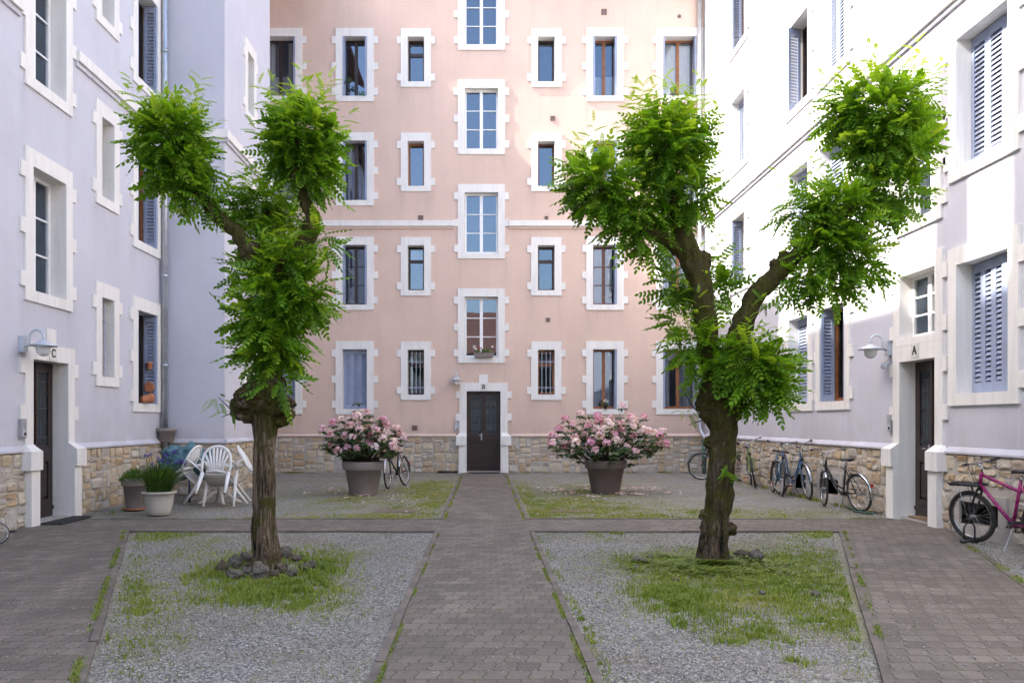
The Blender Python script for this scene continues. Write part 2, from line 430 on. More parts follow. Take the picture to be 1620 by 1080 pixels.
# ------------------------------------------------------------------ windows, shutters, doors
PITCH = 2.984
def louvre_leaf(mb, o, a, n, wid, hgt, th=.034, solid_top=.0):
    """one louvered shutter leaf: o lower corner, a unit along width, n unit thickness direction"""
    o, a, n = Vector(o), Vector(a).normalized(), Vector(n).normalized(); Z = Vector((0,0,1))
    st = min(.06, wid*.22)
    mb.obox(o, a*st, n*th, Z*hgt); mb.obox(o + a*(wid-st), a*st, n*th, Z*hgt)
    mb.obox(o + a*st, a*(wid-2*st), n*th, Z*.13)
    mb.obox(o + a*st + Z*(hgt-.12), a*(wid-2*st), n*th, Z*.12)
    k = max(4, int((hgt-.27)/.064)); sp = (hgt-.27)/k
    for i in range(k):
        z = .14 + i*sp
        p = o + a*st + Z*(z+.046) + n*(th*.25)
        q = [p, p + a*(wid-2*st), p + a*(wid-2*st) + n*th*.65 - Z*.041, p + n*th*.65 - Z*.041]
        q2 = [v + Vector((0,0,.009)) for v in q]
        mb.add(q + q2, [(0,3,2,1),(4,5,6,7),(0,1,5,4),(1,2,6,5),(2,3,7,6),(3,0,4,7)])

def pane_frame(b, w, u0, u1, z0, z1, d, mat, style, par):
    """casement frame + glass of one window; style: single, double, double3 (three rows of panes), transom"""
    fr, gl = MB(), MB()
    fw = .052
    rects = [(u0,u0+fw,z0,z1), (u1-fw,u1,z0,z1), (u0,u1,z0,z0+fw+.02), (u0,u1,z1-fw,z1)]
    um = (u0+u1)/2
    if style.startswith('double'): rects.append((um-.045, um+.045, z0, z1))
    if style == 'transom':
        zt = z1 - (z1-z0)*.32; rects.append((u0, u1, zt-.05, zt+.045))
    cells(fr, w, rects, [], d, d+.055)
    if style in ('double3',):
        for q in (1, 2):
            zz = z0+.07 + (z1-z0-.12)*q/3
            w.box(fr, u0+fw, um-.045, zz-.013, zz+.013, d+.022, d+.047)
            w.box(fr, um+.045, u1-fw, zz-.013, zz+.013, d+.022, d+.047)
    if style == 'double':                                     # inner leaf profiles and the closing bar
        w.box(fr, um-.012, um+.012, z0+.08, z1-.06, d+.0555, d+.068)
    fo = fr.build('frame', mat, par)
    gl.add([w.p(u0+fw*.6,z0+.04,d+.02), w.p(u1-fw*.6,z0+.04,d+.02), w.p(u1-fw*.6,z1-.03,d+.02), w.p(u0+fw*.6,z1-.03,d+.02)], [(0,1,2,3)])
    gl.build('pane', M['glass'], par)
    return fo

def drape(w, u0, u1, z0, z1, d, folds=7, amp=.018):
    mb = MB(); n = max(8, int(folds*6)); vs = []
    ph = random.random()*6
    for j in range(2):
        for i in range(n+1):
            t = i/n
            vs.append(w.p(u0+(u1-u0)*t, (z0, z1)[j], d + amp*math.sin(t*folds*6.283+ph) + amp*.5*math.sin(t*folds*2.7*6.283)))
    mb.add(vs, [(i, i+1, n+2+i, n+1+i) for i in range(n)]); return mb

def window(b, w, u0, u1, z0, z1, style='double', mat='brown_dark', tabs=3, shut='', curtain='', lt=.115, rt=.115, depth=.26, bars=False, border=.195, top=.235, bottom=.155, name='window', open_leaf=0, label=None, room=True):
    mb = MB()
    r = [(u0-border, u0, z0-bottom, z1+top), (u1, u1+border, z0-bottom, z1+top), (u0, u1, z1, z1+top), (u0, u1, z0-bottom, z0)]
    tz = [z1-.205, z0+.02] if tabs == 2 else [z1-.205, (z0+z1)/2-.105, z0+.03]
    for t in tz:
        if lt: r.append((u0-border-lt, u0-border, t, t+.205))
        if rt: r.append((u1+border, u1+border+rt, t, t+.205))
    cells(mb, w, r, [], 0, .034)
    P = w.p; dd = -depth-.06
    for q in ([P(u0,z0,.0),P(u0,z0,dd),P(u0,z1,dd),P(u0,z1,.0)], [P(u1,z0,dd),P(u1,z0,.0),P(u1,z1,.0),P(u1,z1,dd)],
              [P(u0,z1,.0),P(u0,z1,dd),P(u1,z1,dd),P(u1,z1,.0)], [P(u0,z0,dd),P(u0,z0,.0),P(u1,z0,.0),P(u1,z0,dd)]):
        mb.add(q, [(3,2,1,0)])
    wo = mb.build(name, M['white'], b, keep=True)
    if label: wo['label'] = label
    if room:
        rm = MB(); e = .55; d1 = -depth-.055
        rm.add([P(u0,z0,d1),P(u1,z0,d1),P(u1,z1,d1),P(u0,z1,d1),P(u0-.2,z0-.1,d1-e),P(u1+.2,z0-.1,d1-e),P(u1+.2,z1+.05,d1-e),P(u0-.2,z1+.05,d1-e)],
               [(4,5,6,7),(0,4,7,3),(1,2,6,5),(3,7,6,2),(0,1,5,4)])
        rm.build('interior', M['room'], wo)
    if style:
        pane_frame(b, w, u0+.002, u1-.002, z0+.002, z1-.002, -depth-.055, M[mat], style, wo)
    if curtain:
        cm = M['curtain_grey'] if 'g' in curtain else M['curtain']
        h = z1-z0; um = (u0+u1)/2; dc = -depth-.16
        if 'f' in curtain: drape(w, u0, u1, z0, z1, dc, 8).build('curtain', cm, wo, True)
        if 'b' in curtain: drape(w, u0, u1, z0, z0+h*.42, dc, 9, .01).build('curtain', cm, wo, True)
        if 's' in curtain:
            drape(w, u0-.02, u0+(u1-u0)*.30, z0, z1, dc, 4).build('curtain', cm, wo, True)
            drape(w, u1-(u1-u0)*.30, u1+.02, z0, z1, dc, 4).build('curtain', cm, wo, True)
        if 't' in curtain: drape(w, u0, u1, z0+h*.62, z1, dc, 7, .01).build('curtain', cm, wo, True)
    H = z1-z0-.02; zb = z0+.01
    for c in shut:
        s = MB()
        if c == 'L':                                          # folded back against the reveal on the u0 side
            louvre_leaf(s, w.p(u0+.006, zb, .02), -w.N, w.U, .235, H, .052)
        elif c == 'R':
            louvre_leaf(s, w.p(u1-.006, zb, .02), -w.N, -w.U, .235, H, .052)
        elif c == 'C':                                        # closed, three louvered leaves
            k = 3; lw = (u1-u0-.012)/k
            for i in range(k): 
                s = MB(); louvre_leaf(s, w.p(u0+.006+i*lw+.002, zb, -.20), w.U, w.N, lw-.008, H); s.build('shutter', M['blue'], wo)
            continue
        elif c == 'D':                                        # closed, two leaves
            lw = (u1-u0-.012)/2
            for i in range(2):
                s = MB(); louvre_leaf(s, w.p(u0+.006+i*lw+.002, zb, -.20), w.U, w.N, lw-.008, H); s.build('shutter', M['blue'], wo)
            continue
        elif c == 'Z':                                        # closed but slightly folded, four leaves
            k = 4; lw = (u1-u0-.012)/k
            for i in range(k):
                dA = -.215 + (.0, .02, .05, .085, .05)[i]*1.0; dB = -.215 + (.0, .02, .05, .085, .05)[i+1]
                A = w.p(u0+.006+i*lw, zb, dA); Bp = w.p(u0+.006+(i+1)*lw-.003, zb, dB)
                a = (Bp-A); s = MB(); louvre_leaf(s, A, a, w.N, a.length, H); s.build('shutter', M['blue'], wo)
            continue
        elif c == 'A':                                        # ajar: far leaf swung half out
            ang = R(72); a = w.U*math.cos(ang) + w.N*math.sin(ang)
            louvre_leaf(s, w.p(u0+.02, zb, -.2), a, w.U, .30, H)
        elif c == 'B':
            louvre_leaf(s, w.p(u1-.45, zb, -.2), w.U, w.N, .44, H)
        s.build('shutter', M['blue'], wo)
    if open_leaf:
        s = MB(); ang = R(38); a = w.U*math.cos(ang) - w.N*math.sin(ang)
        lf = (u1-u0)/2-.05
    if bars:
        g = MB(); n = 3; uw = u1-u0
        for q in (.16, .74):
            zz = z0 + (z1-z0)*q
            w.box(g, u0, u1, zz-.011, zz+.011, -.115, -.098)
        for i in range(n):
            uu = u0 + uw*(i+1)/(n+1)
            a = w.p(uu, z0+.10, -.085); bb = w.p(uu, z1-.14, -.085)
            g.tube([a, bb], .0105, 6)
            g.tube([bb, bb+Vector((0,0,.035)), bb+Vector((0,0,.10))], [.008, .022, .002], 6)
            g.tube([a, a-Vector((0,0,.03)), a-Vector((0,0,.07))], [.008, .018, .002], 6)
        g.build('grille', M['iron_blue'], wo)
    return wo

def plinth(b, w, u0, u1, z1, holes, seed=1):
    """rubble wall: mortar sheet with a stone relief in front, one mesh"""
    rnd = random.Random(seed)
    mb = MB(); cells(mb, w, [(u0, u1, -.1, z1)], holes, -.25, .018)
    for (a, bb, c, d) in holes:
        P = w.p; e = -.25
        mb.add([P(a,c,.0),P(a,c,e),P(a,d,e),P(a,d,.0),P(bb,c,.0),P(bb,c,e),P(bb,d,e),P(bb,d,.0)], [(3,2,1,0),(4,5,6,7),(2,3,7,6)])
    nm = len(mb.f); tint = [0.5]*len(mb.v)
    rects = []
    def split(a, bb, c, d):
        wd, h = bb-a, d-c
        if any(a < H[1]+.19 and bb > H[0]-.19 and c < H[3]+.14 and d > H[2]-.14 for H in holes) and (wd > .14 or h > .14):
            if wd > h: m = (a+bb)/2; split(a,m,c,d); split(m,bb,c,d)
            else: m = (c+d)/2; split(a,bb,c,m); split(a,bb,m,d)
            return
        mw = rnd.choice((.20, .27, .34, .44)); mh = rnd.choice((.15, .2, .26, .33))
        if wd > mw*1.25 and wd/h > .75:
            m = a + wd*rnd.uniform(.36, .64); split(a,m,c,d); split(m,bb,c,d)
        elif h > mh:
            m = c + h*rnd.uniform(.36, .64); split(a,bb,c,m); split(a,bb,m,d)
        else: rects.append((a,bb,c,d))
    n = max(1, int((u1-u0)/1.1))
    for i in range(n): split(u0+(u1-u0)*i/n, u0+(u1-u0)*(i+1)/n, 0.0, z1)
    for (a, bb, c, d) in rects:
        if any(a < H[1]+.17 and bb > H[0]-.17 and c < H[3]+.13 for H in holes): continue
        g = rnd.uniform(.004, .013); a += g; bb -= g; c += g; d -= g
        cu, cz, hu, hz = (a+bb)/2, (c+d)/2, (bb-a)/2, (d-c)/2
        k = 14; ring = []
        for i in range(k):
            t = 2*math.pi*i/k + rnd.uniform(-.08, .08)
            cx, sy = math.cos(t), math.sin(t); e = .36
            x = math.copysign(abs(cx)**e, cx)*rnd.uniform(.90, 1.0); y = math.copysign(abs(sy)**e, sy)*rnd.uniform(.88, 1.0)
            ring.append((x, y))
        hgt = rnd.uniform(.010, .034); tl = rnd.uniform(-.010, .010), rnd.uniform(-.012, .012); tv = rnd.random()
        vs = []
        for sc, dp in ((1.0, .012), (.93, .018+hgt*.7), (.62, .018+hgt), ):
            for (x, y) in ring:
                jit = rnd.uniform(-.006, .006) if sc < 1 else 0
                vs.append(w.p(cu+x*hu*sc, cz+y*hz*sc, dp + (tl[0]*x + tl[1]*y + jit if sc < 1 else 0)))
        vs.append(w.p(cu, cz, .018+hgt*1.05))
        fs = [(s*k+i, s*k+(i+1)%k, (s+1)*k+(i+1)%k, (s+1)*k+i) for s in range(2) for i in range(k)]
        fs += [(2*k+i, 2*k+(i+1)%k, 3*k) for i in range(k)]
        mb.add(vs, fs); tint += [tv]*len(vs)
    o = mb.build('plinth', M['mortar'], b, keep=True)
    o.data.materials.append(M['stone'])
    for i, p in enumerate(o.data.polygons): 
        if i >= nm: p.material_index = 1
    at = o.data.attributes.new('tint', 'FLOAT', 'POINT'); at.data.foreach_set('value', tint)
    # concrete surrounds of the cellar openings
    for (a, bb, c, d) in holes:
        m = MB(); cells(m, w, [(a-.16, bb+.16, -.02, d+.12)], [(a, bb, c, d)], .0, .05); 
        cw = m.build('cellar_window', M['concrete'], b, keep=True)
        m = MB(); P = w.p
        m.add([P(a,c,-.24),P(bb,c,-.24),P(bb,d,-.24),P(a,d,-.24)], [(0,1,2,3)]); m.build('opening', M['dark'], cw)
    return o

def doorway(b, w, u0, u1, zt, keystone=True, lpil=True, rt=.115, lt=.115, seed=3, top_h=.235, leaves=2):
    mb = MB(); jw = .20
    r = [(u0-jw, u0, 1.04, zt+top_h), (u1, u1+jw, 1.04, zt+top_h), (u0, u1, zt, zt+top_h)]
    for t in (zt-.205, 1.48):
        if lt: r.append((u0-jw-lt, u0-jw, t, t+.205))
        if rt: r.append((u1+jw, u1+jw+rt, t, t+.205))
    if keystone:
        um = (u0+u1)/2; r.append((um-.13, um+.13, zt+top_h, zt+top_h+.24))
    cells(mb, w, r, [], 0, .036)
    for (a, bb, s) in ((u0-jw, u0, -1), (u1, u1+jw, 1)):          # the heavier feet of the jambs
        e0, e1 = (a-.10, bb) if s < 0 else (a, bb+.10)
        w.box(mb, e0, e1, .78, 1.04, 0, .17)
        f0, f1 = (a-.02, bb) if s < 0 else (a, bb+.02)
        w.box(mb, f0, f1, -.05, .78, 0, .13)
        P = w.p                                                    # sloping shoulder
        e0 += .002; e1 -= .002; a2, b2 = a+.002, bb-.002
        mb.add([P(e0,1.04,.168),P(e1,1.04,.168),P(e1,1.04,0),P(e0,1.04,0),P(a2,1.13,.038),P(b2,1.13,.038),P(b2,1.13,0),P(a2,1.13,0)],
               [(0,1,5,4),(1,2,6,5),(3,0,4,7),(4,5,6,7)])
    P = w.p; dd = -.30
    for q in ([P(u0,-.05,.0),P(u0,-.05,dd),P(u0,zt,dd),P(u0,zt,.0)], [P(u1,-.05,dd),P(u1,-.05,.0),P(u1,zt,.0),P(u1,zt,dd)], [P(u0,zt,.0),P(u0,zt,dd),P(u1,zt,dd),P(u1,zt,.0)]):
        mb.add(q, [(3,2,1,0)])
    so = mb.build('door_surround', M['white'], b, keep=True)
    st = MB(); w.box(st, u0, u1, -.05, .03, -.30, .02); st.build('threshold', M['concrete'], so)
    d = MB(); z0 = .035; dz = zt-z0-.004
    ua, ub = u0+.003, u1-.003; um = (ua+ub)/2
    w.box(d, ua, ub, z0, zt-.004, -.28, -.235)
    zg = 1.10; zgt = zt-.14
    rects = [(ua, ua+.05, z0, zt-.004), (ub-.05, ub, z0, zt-.004), (ua, ub, zt-.06, zt-.004)]
    hol = []
    for (a, bb) in ((ua+.05, um), (um, ub-.05)):
        hol.append((a+.075, bb-.075, zg, zgt)); hol.append((a+.075, bb-.075, .30, .86))
    cells(d, w, [(ua, ub, z0, zt-.004)], hol, -.235, -.205)
    for (a, bb) in ((ua+.05, um), (um, ub-.05)):
        w.box(d, a+.10, bb-.10, .335, .825, -.235, -.212)
    w.box(d, um-.022, um+.022, z0, zt-.01, -.205, -.186)
    w.box(d, ua+.02, ub-.02, z0+.10, z0+.16, -.205, -.175)
    w.box(d, ua+.05, ub-.05, .94, 1.04, -.205, -.188)
    do = d.build('door', M['door_brown'], b, keep=True)
    for (a, bb) in ((ua+.05, um), (um, ub-.05)):
        g = MB(); a2, b2 = a+.075, bb-.075
        g.add([P(a2,zg,-.232),P(b2,zg,-.232),P(b2,zgt,-.232),P(a2,zgt,-.232)], [(0,1,2,3)]); g.build('pane', M['glass_dark'], do)
        i = MB(); n = 4
        for k in range(1, n):
            uu = a2 + (b2-a2)*k/n
            i.tube([P(uu, zg, -.214), P(uu, zgt, -.214)], .006, 5)
        for zz in (zg+.12, zg+.55, zgt-.14): w.box(i, a2, b2, zz-.006, zz+.006, -.222, -.21)
        for zz in (zg+.06, zg+.34, zg+.78, zgt-.07):
            for k in range(n):
                cc = P(a2 + (b2-a2)*(k+.5)/n, zz, -.214)
                i.tube([cc + w.U*.018*math.cos(q*.785) + Vector((0,0,.03*math.sin(q*.785))) for q in range(8)], .004, 4, True)
        i.build('iron_grille', M['door_iron'], do)
    h = MB(); hu = um-.06
    w.box(h, hu-.018, hu+.018, .93, 1.12, -.187, -.178)
    h.tube([P(hu, 1.06, -.178), P(hu, 1.06, -.135), P(hu-.08, 1.06, -.13)], .009, 6); h.build('handle', M['steel'], do)
    return so

t = NT('door_glass')
M['glass_dark'] = t.fin(t.bsdf(t.mix(t.noise(t.obj(), 40, 3), (.02, .03, .035), (.07, .09, .10)), .22, 0, t.bump(t.noise(t.obj(), 55, 2), .25, .01), .6))

def plaque(w, u, z, ch, label):
    o = thing('door_plaque', label, 'letter plaque', w.p(u, z, .036), (0,0,0), 'letter plaques over the doors')
    mb = MB(); w.box(mb, u-.10, u+.10, z-.10, z+.10, .036, .050); mb.v = [tuple(Vector(v)-o.location) for v in mb.v]
    p = mb.build('plate', M['plaque'], o)
    e = MB()
    for uu, zz in ((-.085,-.085),(.085,-.085),(-.085,.085),(.085,.085)): e.add([w.p(u+uu+.006*math.cos(a*.8), z+zz+.006*math.sin(a*.8), .0505) for a in range(8)], [tuple(range(8))])
    e.v = [tuple(Vector(v)-o.location) for v in e.v]; e.build('screw', M['steel'], o)
    cu = D.curves.new('letter', 'FONT'); cu.body = ch; cu.size = .17; cu.extrude = .002; cu.align_x = 'CENTER'; cu.align_y = 'CENTER'; cu.offset = .0035
    tmp = D.objects.new('tmp', cu); COL.objects.link(tmp)
    dg = bpy.context.evaluated_depsgraph_get(); me = D.meshes.new_from_object(tmp.evaluated_get(dg)); D.objects.remove(tmp)
    me.name = 'letter'
    Mx = Matrix((( w.U.x, 0, w.N.x), (w.U.y, 0, w.N.y), (0, 1, 0)))
    lo = w.p(u, z, .053) - o.location
    for v in me.vertices: v.co = Mx @ v.co + lo
    if ch in 'AB':                                              # slab serifs as on the painted letters
        mb = MB()
        for uu, z2 in (((-.043, -.058), (.043, -.058)) if ch == 'A' else ((-.045, -.058), (-.045, .050))):
            w.box(mb, u+uu-.022, u+uu+.022, z+z2, z+z2+.010, .0505, .054)
        mb.v = [tuple(Vector(v)-o.location) for v in mb.v]; mb.build('serif', M['letter'], o)
    me.materials.clear(); link('letter', me, M['letter'], o)
    return o

def wall_lamp(w, u, z, label):
    o = thing('wall_lamp', label, 'wall lamp', w.p(u, z, 0), (0,0,0), 'gooseneck lamps by the doors')
    def B(mb, nm, mat, sm=False, par=None):
        mb.v = [tuple(Vector(v)-o.location) for v in mb.v]; return mb.build(nm, M[mat], par or o, sm)
    m = MB(); w.box(m, u-.055, u+.055, z-.12, z+.10, .0, .07); B(m, 'wall_box', 'lampmetal')
    m = MB(); pts = [w.p(u, z-.04, .07), w.p(u, z-.02, .12), w.p(u, z+.06, .13)]
    for q in range(9):
        a = math.pi*(1-q/8); pts.append(w.p(u, z+.10+.09*math.sin(a), .22+.09*math.cos(a)))
    pts.append(w.p(u, z+.03, .31)); m.tube(pts, .017, 8); B(m, 'arm', 'lampmetal', True)
    c = w.p(u, z, .31)
    m = MB(); m.lathe([(.19, -.035), (.195, -.028), (.13, .0), (.06, .022), (.045, .05), (.02, .055)], c, 24, True, False); m.lathe([(.19, -.036), (.12, -.008), (.05, .01)], c, 24, False, False); B(m, 'lamp_shade', 'lampmetal', True)
    m = MB(); m.lathe([(.0, -.175), (.05, -.165), (.085, -.125), (.095, -.07), (.095, -.02)], c, 20, False, False); B(m, 'globe', 'opal', True)
    return o

def intercom(w, u, z, label):
    o = thing('intercom', label, 'intercom', w.p(u, z, 0), (0,0,0), 'door intercoms')
    def B(mb, nm, mat): mb.v = [tuple(Vector(v)-o.location) for v in mb.v]; return mb.build(nm, M[mat], o)
    m = MB(); w.box(m, u-.062, u+.062, z-.13, z+.13, 0, .05); B(m, 'housing', 'steel')
    m = MB(); w.box(m, u-.045, u+.045, z-.11, z+.11, .05, .054); B(m, 'front_plate', 'lampmetal')
    for k in range(5):
        m = MB(); w.box(m, u-.03, u+.03, z+.075-k*.022, z+.088-k*.022, .054, .058); B(m, 'button', 'steel')
    m = MB(); m.tube([w.p(u+.01, z-.075, .054), w.p(u+.01, z-.075, .062)], .022, 12); B(m, 'lens', 'black')
    return o

def vent(b, w, u, z, s=.17, rnd=False, hgt=None):
    m = MB(); h = hgt or s
    if rnd:
        m.tube([w.p(u, z, 0), w.p(u, z, .02)], s/2, 16); m.tube([w.p(u, z, .02), w.p(u, z, .06)], s/5, 10)
    else:
        cells(m, w, [(u-s/2, u+s/2, z-h/2, z+h/2)], [(u-s/2+.02, u+s/2-.02, z-h/2+.02, z+h/2-.02)], 0, .018)
        n = 5
        for k in range(n): w.box(m, u-s/2+.02, u+s/2-.02, z-h/2+.02+(h-.04)*k/n, z-h/2+.02+(h-.04)*(k+.55)/n, .0, .012)
        m.add([w.p(u-s/2+.01, z-h/2+.01, .003), w.p(u+s/2-.01, z-h/2+.01, .003), w.p(u+s/2-.01, z+h/2-.01, .003), w.p(u-s/2+.01, z+h/2-.01, .003)], [(0,1,2,3)])
    m.build('vent', M['vent'], b, keep=True)

def string_course(b, w, segs, stmat):
    m = MB(); m2 = MB()
    for (a, c) in segs:
        w.box(m, a, c, 7.04, 7.20, 0, .085)
        w.box(m2, a, c, 6.97, 7.037, 0, .040)
    s = m.build('string_course', M['white'], b, keep=True); m2.build('moulding', stmat, s)

def ledge(b, w, segs, mat):
    m = MB(); P = w.p
    for (a, c) in segs:
        m.add([P(a,1.03,0),P(c,1.03,0),P(c,1.03,.065),P(a,1.03,.065),P(a,1.055,.065),P(c,1.055,.065),P(c,1.12,.004),P(a,1.12,.004)], [(0,1,2,3)[::-1],(3,2,5,4)[::-1] if False else (3,2,5,4),(4,5,6,7),(0,3,4,7),(1,6,5,2)])
    m.build('ledge', mat, b, keep=True)

def stained(o, w, holes):
    """rain runs below the sills, string course and ledge: how dirty each point of the wall is"""
    val = []
    for v in o.data.vertices:
        d = v.co - w.o; u, z = d.dot(w.U), v.co.z; s = 0
        for (a, b, z0, z1) in holes:
            q = z0-.155-z
            if 0 <= q < 1.3 and a-.33 < u < b+.33 and z0 > 1.2:
                e = min(abs(u-(a-.15)), abs(u-(b+.15)))
                n = .5+.5*noise.noise(Vector((u*5.1, z0*3, 1.7)))
                s = max(s, (1-q/1.3)**1.4*(.30*n + .45*math.exp(-(e/.09)**2)*n))
        q = 6.97-z
        if 0 <= q < .7: s = max(s, (1-q/.7)*.35*max(0, .3+noise.noise(Vector((u*3.3, 4, 2)))))
        q = z-1.05
        if q < .9: s = max(s, (1-q/.9)**2*.5*max(0, .45+noise.noise(Vector((u*1.6, z*1.4, 8)))))
        val.append(min(1, s))
    o.data.attributes.new('stain', 'FLOAT', 'POINT').data.foreach_set('value', val); return o

def pipe(b, pts, r, mat, joints, name='downpipe'):
    m = MB(); m.tube(pts, r, 14)
    o = m.build(name, M[mat], b, True, keep=True)
    for j in joints:
        k = MB(); k.tube([Vector(j)-Vector((0,0,.03)), Vector(j)+Vector((0,0,.03))], r+.012, 14); k.build('collar', M[mat], o, True)
    return o

# ================================================================== the pink building at the back
YF = 23.64
fb = thing('apartment_building', 'pink apartment building with white window surrounds at the end of the path', 'building', (0, YF, 0))
wf = W((0, YF, 0), (1,0,0), (0,-1,0))
holes = []
def fu(px): return (px - VX)/55.2
TALL = (1.82, 3.526); SMALL = (2.229, 3.515)
cols = {'A': (fu(413.5), fu(467.5)), 'B': (fu(542), fu(580.7)), 'C': (fu(645), fu(671)), 'D': (fu(735), fu(788)), 'E': (fu(851), fu(877.5)), 'G': (fu(938), fu(976)), 'F': (fu(1048.6), fu(1102))}
spec = {
 'A': [dict(shut='C', style=''), dict(curtain='s'), dict(mat='brown_dark', curtain='f'), dict(mat='brown_dark', curtain='bs', shut='R'), dict()],
 'B': [dict(shut='C', style=''), dict(style='double3', mat='brown_dark', curtain='', shut='LR'), dict(curtain='gs', shut='LR'), dict(shut='LR', curtain=''), dict(shut='LR')],
 'C': [dict(bars=True, style='transom', curtain='t'), dict(style='transom', curtain='t'), dict(style='single', mat='oak'), dict(style='transom', mat='brown_dark'), dict(style='single')],
 'E': [dict(bars=True, style='transom', mat='oak'), dict(style='transom', curtain='g'), dict(style='single', mat='redwood'), dict(style='single'), dict(style='single')],
 'G': [dict(mat='oak', shut='R', curtain=''), dict(style='double3', mat='redwood', shut='R', curtain=''), dict(mat='oak', shut='R', curtain=''), dict(mat='oak', shut='LR', curtain='b'), dict(mat='oak')],
 'F': [dict(mat='oak', shut='LR', curtain='gs'), dict(mat='oak', shut='L'), dict(mat='oak', shut='LR'), dict(mat='oak', shut='LR', curtain='f'), dict(mat='oak')],  # the full curtain is added, standing in for a pale building's reflection
}
todo = []
for c, (a, bb) in cols.items():
    if c == 'D': continue
    zr = SMALL if c in 'CE' else TALL
    for r in range(5):
        k = dict(spec[c][r]); k.setdefault('style', 'double')
        if c in 'CE': k['tabs'] = 2
        if c in 'AF': k['lt' if c == 'A' else 'rt'] = .0 if c == 'F' else .115
        z0, z1 = zr[0]+PITCH*r, zr[1]+PITCH*r
        holes.append((a, bb, z0, z1)); todo.append((a, bb, z0, z1, k))
a, bb = cols['D']
for r in range(4):
    z1 = 11.0+PITCH*(r-2); z0 = z1-1.742
    holes.append((a, bb, z0, z1)); todo.append((a, bb, z0, z1, dict(style='double3', mat='white_frame', depth=.17)))
for a, bb, z0, z1, k in todo:
    window(fb, wf, a, bb, z0, z1, **k)
da, db = fu(738), fu(792)
ZD = 2.33
holes.append((da, db, 1.03, ZD))
TOPF = 16.9
m = MB(); cells(m, wf, [(-7.4, 6.9, 1.03, TOPF)], holes, 0, 0, step=.14); stained(m.build('wall', M['pink'], fb, keep=True), wf, holes)
doorway(fb, wf, da, db, ZD)
cell_f = [(-4.07, -3.50, .12, .40), (3.0, 3.9, .12, .40)]
plinth(fb, wf, -7.2, da-.2, 1.03, [cell_f[0]], 5); plinth(fb, wf, db+.2, 6.6, 1.03, [cell_f[1]], 6)
ledge(fb, wf, [(-7.2, da-.3), (db+.3, 6.6)], M['pink'])
dl, dr = cols['D'][0]-.195-.115, cols['D'][1]+.195+.115
string_course(fb, wf, [(-7.2, dl-.002), (dr+.002, 6.6)], M['pink'])
for px, py, s in ((656, 676.5, .15), (665.7, 345, .15), (874.3, 187.5, .14), (864.5, 344.8, .10), (866.9, 506, .12)):
    vent(fb, wf, fu(px), EYE+(VY-py)/55.2, s)
vent(fb, wf, fu(953.2), EYE+(VY-19.5)/55.2, .075, hgt=.17); vent(fb, wf, fu(957.9), EYE+(VY-19.5)/55.2, .075, hgt=.17)
vent(fb, wf, fu(1074.5), EYE+(VY-26.4)/55.2, .11, True)
pipe(fb, [(6.15, YF-.12, 17), (6.15, YF-.12, 1.35), (6.17, YF-.15, 1.2), (6.24, YF-.28, 1.02), (6.24, YF-.30, .9)], .058, 'zinc', [(6.15, YF-.12, z) for z in (2.2, 5.2, 8.2, 11.2)])
pipe(fb, [(6.24, YF-.30, .95), (6.24, YF-.30, -.02)], .072, 'greenpipe', [])
# roof with its overhang
m = MB(); m.add([(-9, YF-.72, 16.75), (10, YF-.72, 16.75), (10, YF+5, 20.2), (-9, YF+5, 20.2), (-9, YF-.72, 16.95), (10, YF-.72, 16.95), (10, YF+5, 20.4), (-9, YF+5, 20.4)], [(3,2,1,0),(4,5,6,7),(0,1,5,4),(1,2,6,5),(2,3,7,6),(3,0,4,7)])
m.build('roof', M['roof'], fb, keep=True)
plaque(wf, (da+db)/2, ZD+.115, 'B', 'enamel letter plaque B over the dark door of the pink building')
wall_lamp(wf, fu(722), 2.66, 'small grey wall lamp beside the door of the pink building')
intercom(wf, fu(722.5), 1.33, 'steel intercom box beside the door of the pink building')

# ================================================================== the lilac building on the left
XL, XB, XR = -6.35, -5.13, 6.29
EZ = 14.65
lb = thing('apartment_building', 'shaded lilac apartment building on the left with doorway C', 'building', (XL, 8, 0))
wl = W((XL, 0, 0), (0,1,0), (1,0,0))
holes = []; todo = []
l1 = (11.565, 12.475); l2 = (13.645, 14.095); l3 = (15.06, 15.98)
for r in range(1, 4):
    z1 = 11.0+PITCH*(r-3); z0 = z1-1.742
    todo.append((*l1, z0, z1, dict(style='double3', mat='white_frame', depth=.21)))
for r in range(4):
    todo.append((*l2, SMALL[0]+PITCH*r-.03, SMALL[1]+PITCH*r, dict(style='single', mat='white_frame', tabs=2, bars=(r == 0), depth=.30)))
    todo.append((*l3, TALL[0]+PITCH*r-.03, TALL[1]+PITCH*r-.03, dict(style='double', mat='brown_dark' if r != 1 else 'oak', shut='LR', rt=.03, curtain='' if r else 't')))
for r in range(4):
    todo.append((8.35, 9.35, TALL[0]+PITCH*r, TALL[1]+PITCH*r, dict(style='double', mat='brown_dark', shut='LR')))
for a, bb, z0, z1, k in todo:
    holes.append((a, bb, z0, z1)); window(lb, wl, a, bb, z0, z1, **k)
ca, cb = 11.56, 12.53
holes.append((ca, cb, 1.03, 2.33))
m = MB(); cells(m, wl, [(-6, 16.3, 1.03, EZ)], holes, 0, 0, step=.14); stained(m.build('wall', M['lilac'], lb, keep=True), wl, holes)
doorway(lb, wl, ca, cb, 2.33)
plinth(lb, wl, 3.0, ca-.2, 1.03, [], 8); plinth(lb, wl, cb+.2, 16.3, 1.03, [], 9); 
m = MB(); cells(m, wl, [(-6, 3.0, -.1, 1.03)], [], -.1, .02); m.build('plinth', M['mortar'], lb, keep=True)
ledge(lb, wl, [(-6, ca-.3), (cb+.3, 16.3)], M['lilac'])
string_course(lb, wl, [(-6, l1[0]-.195-.118), (l1[1]+.195+.118, 16.3)], M['lilac'])
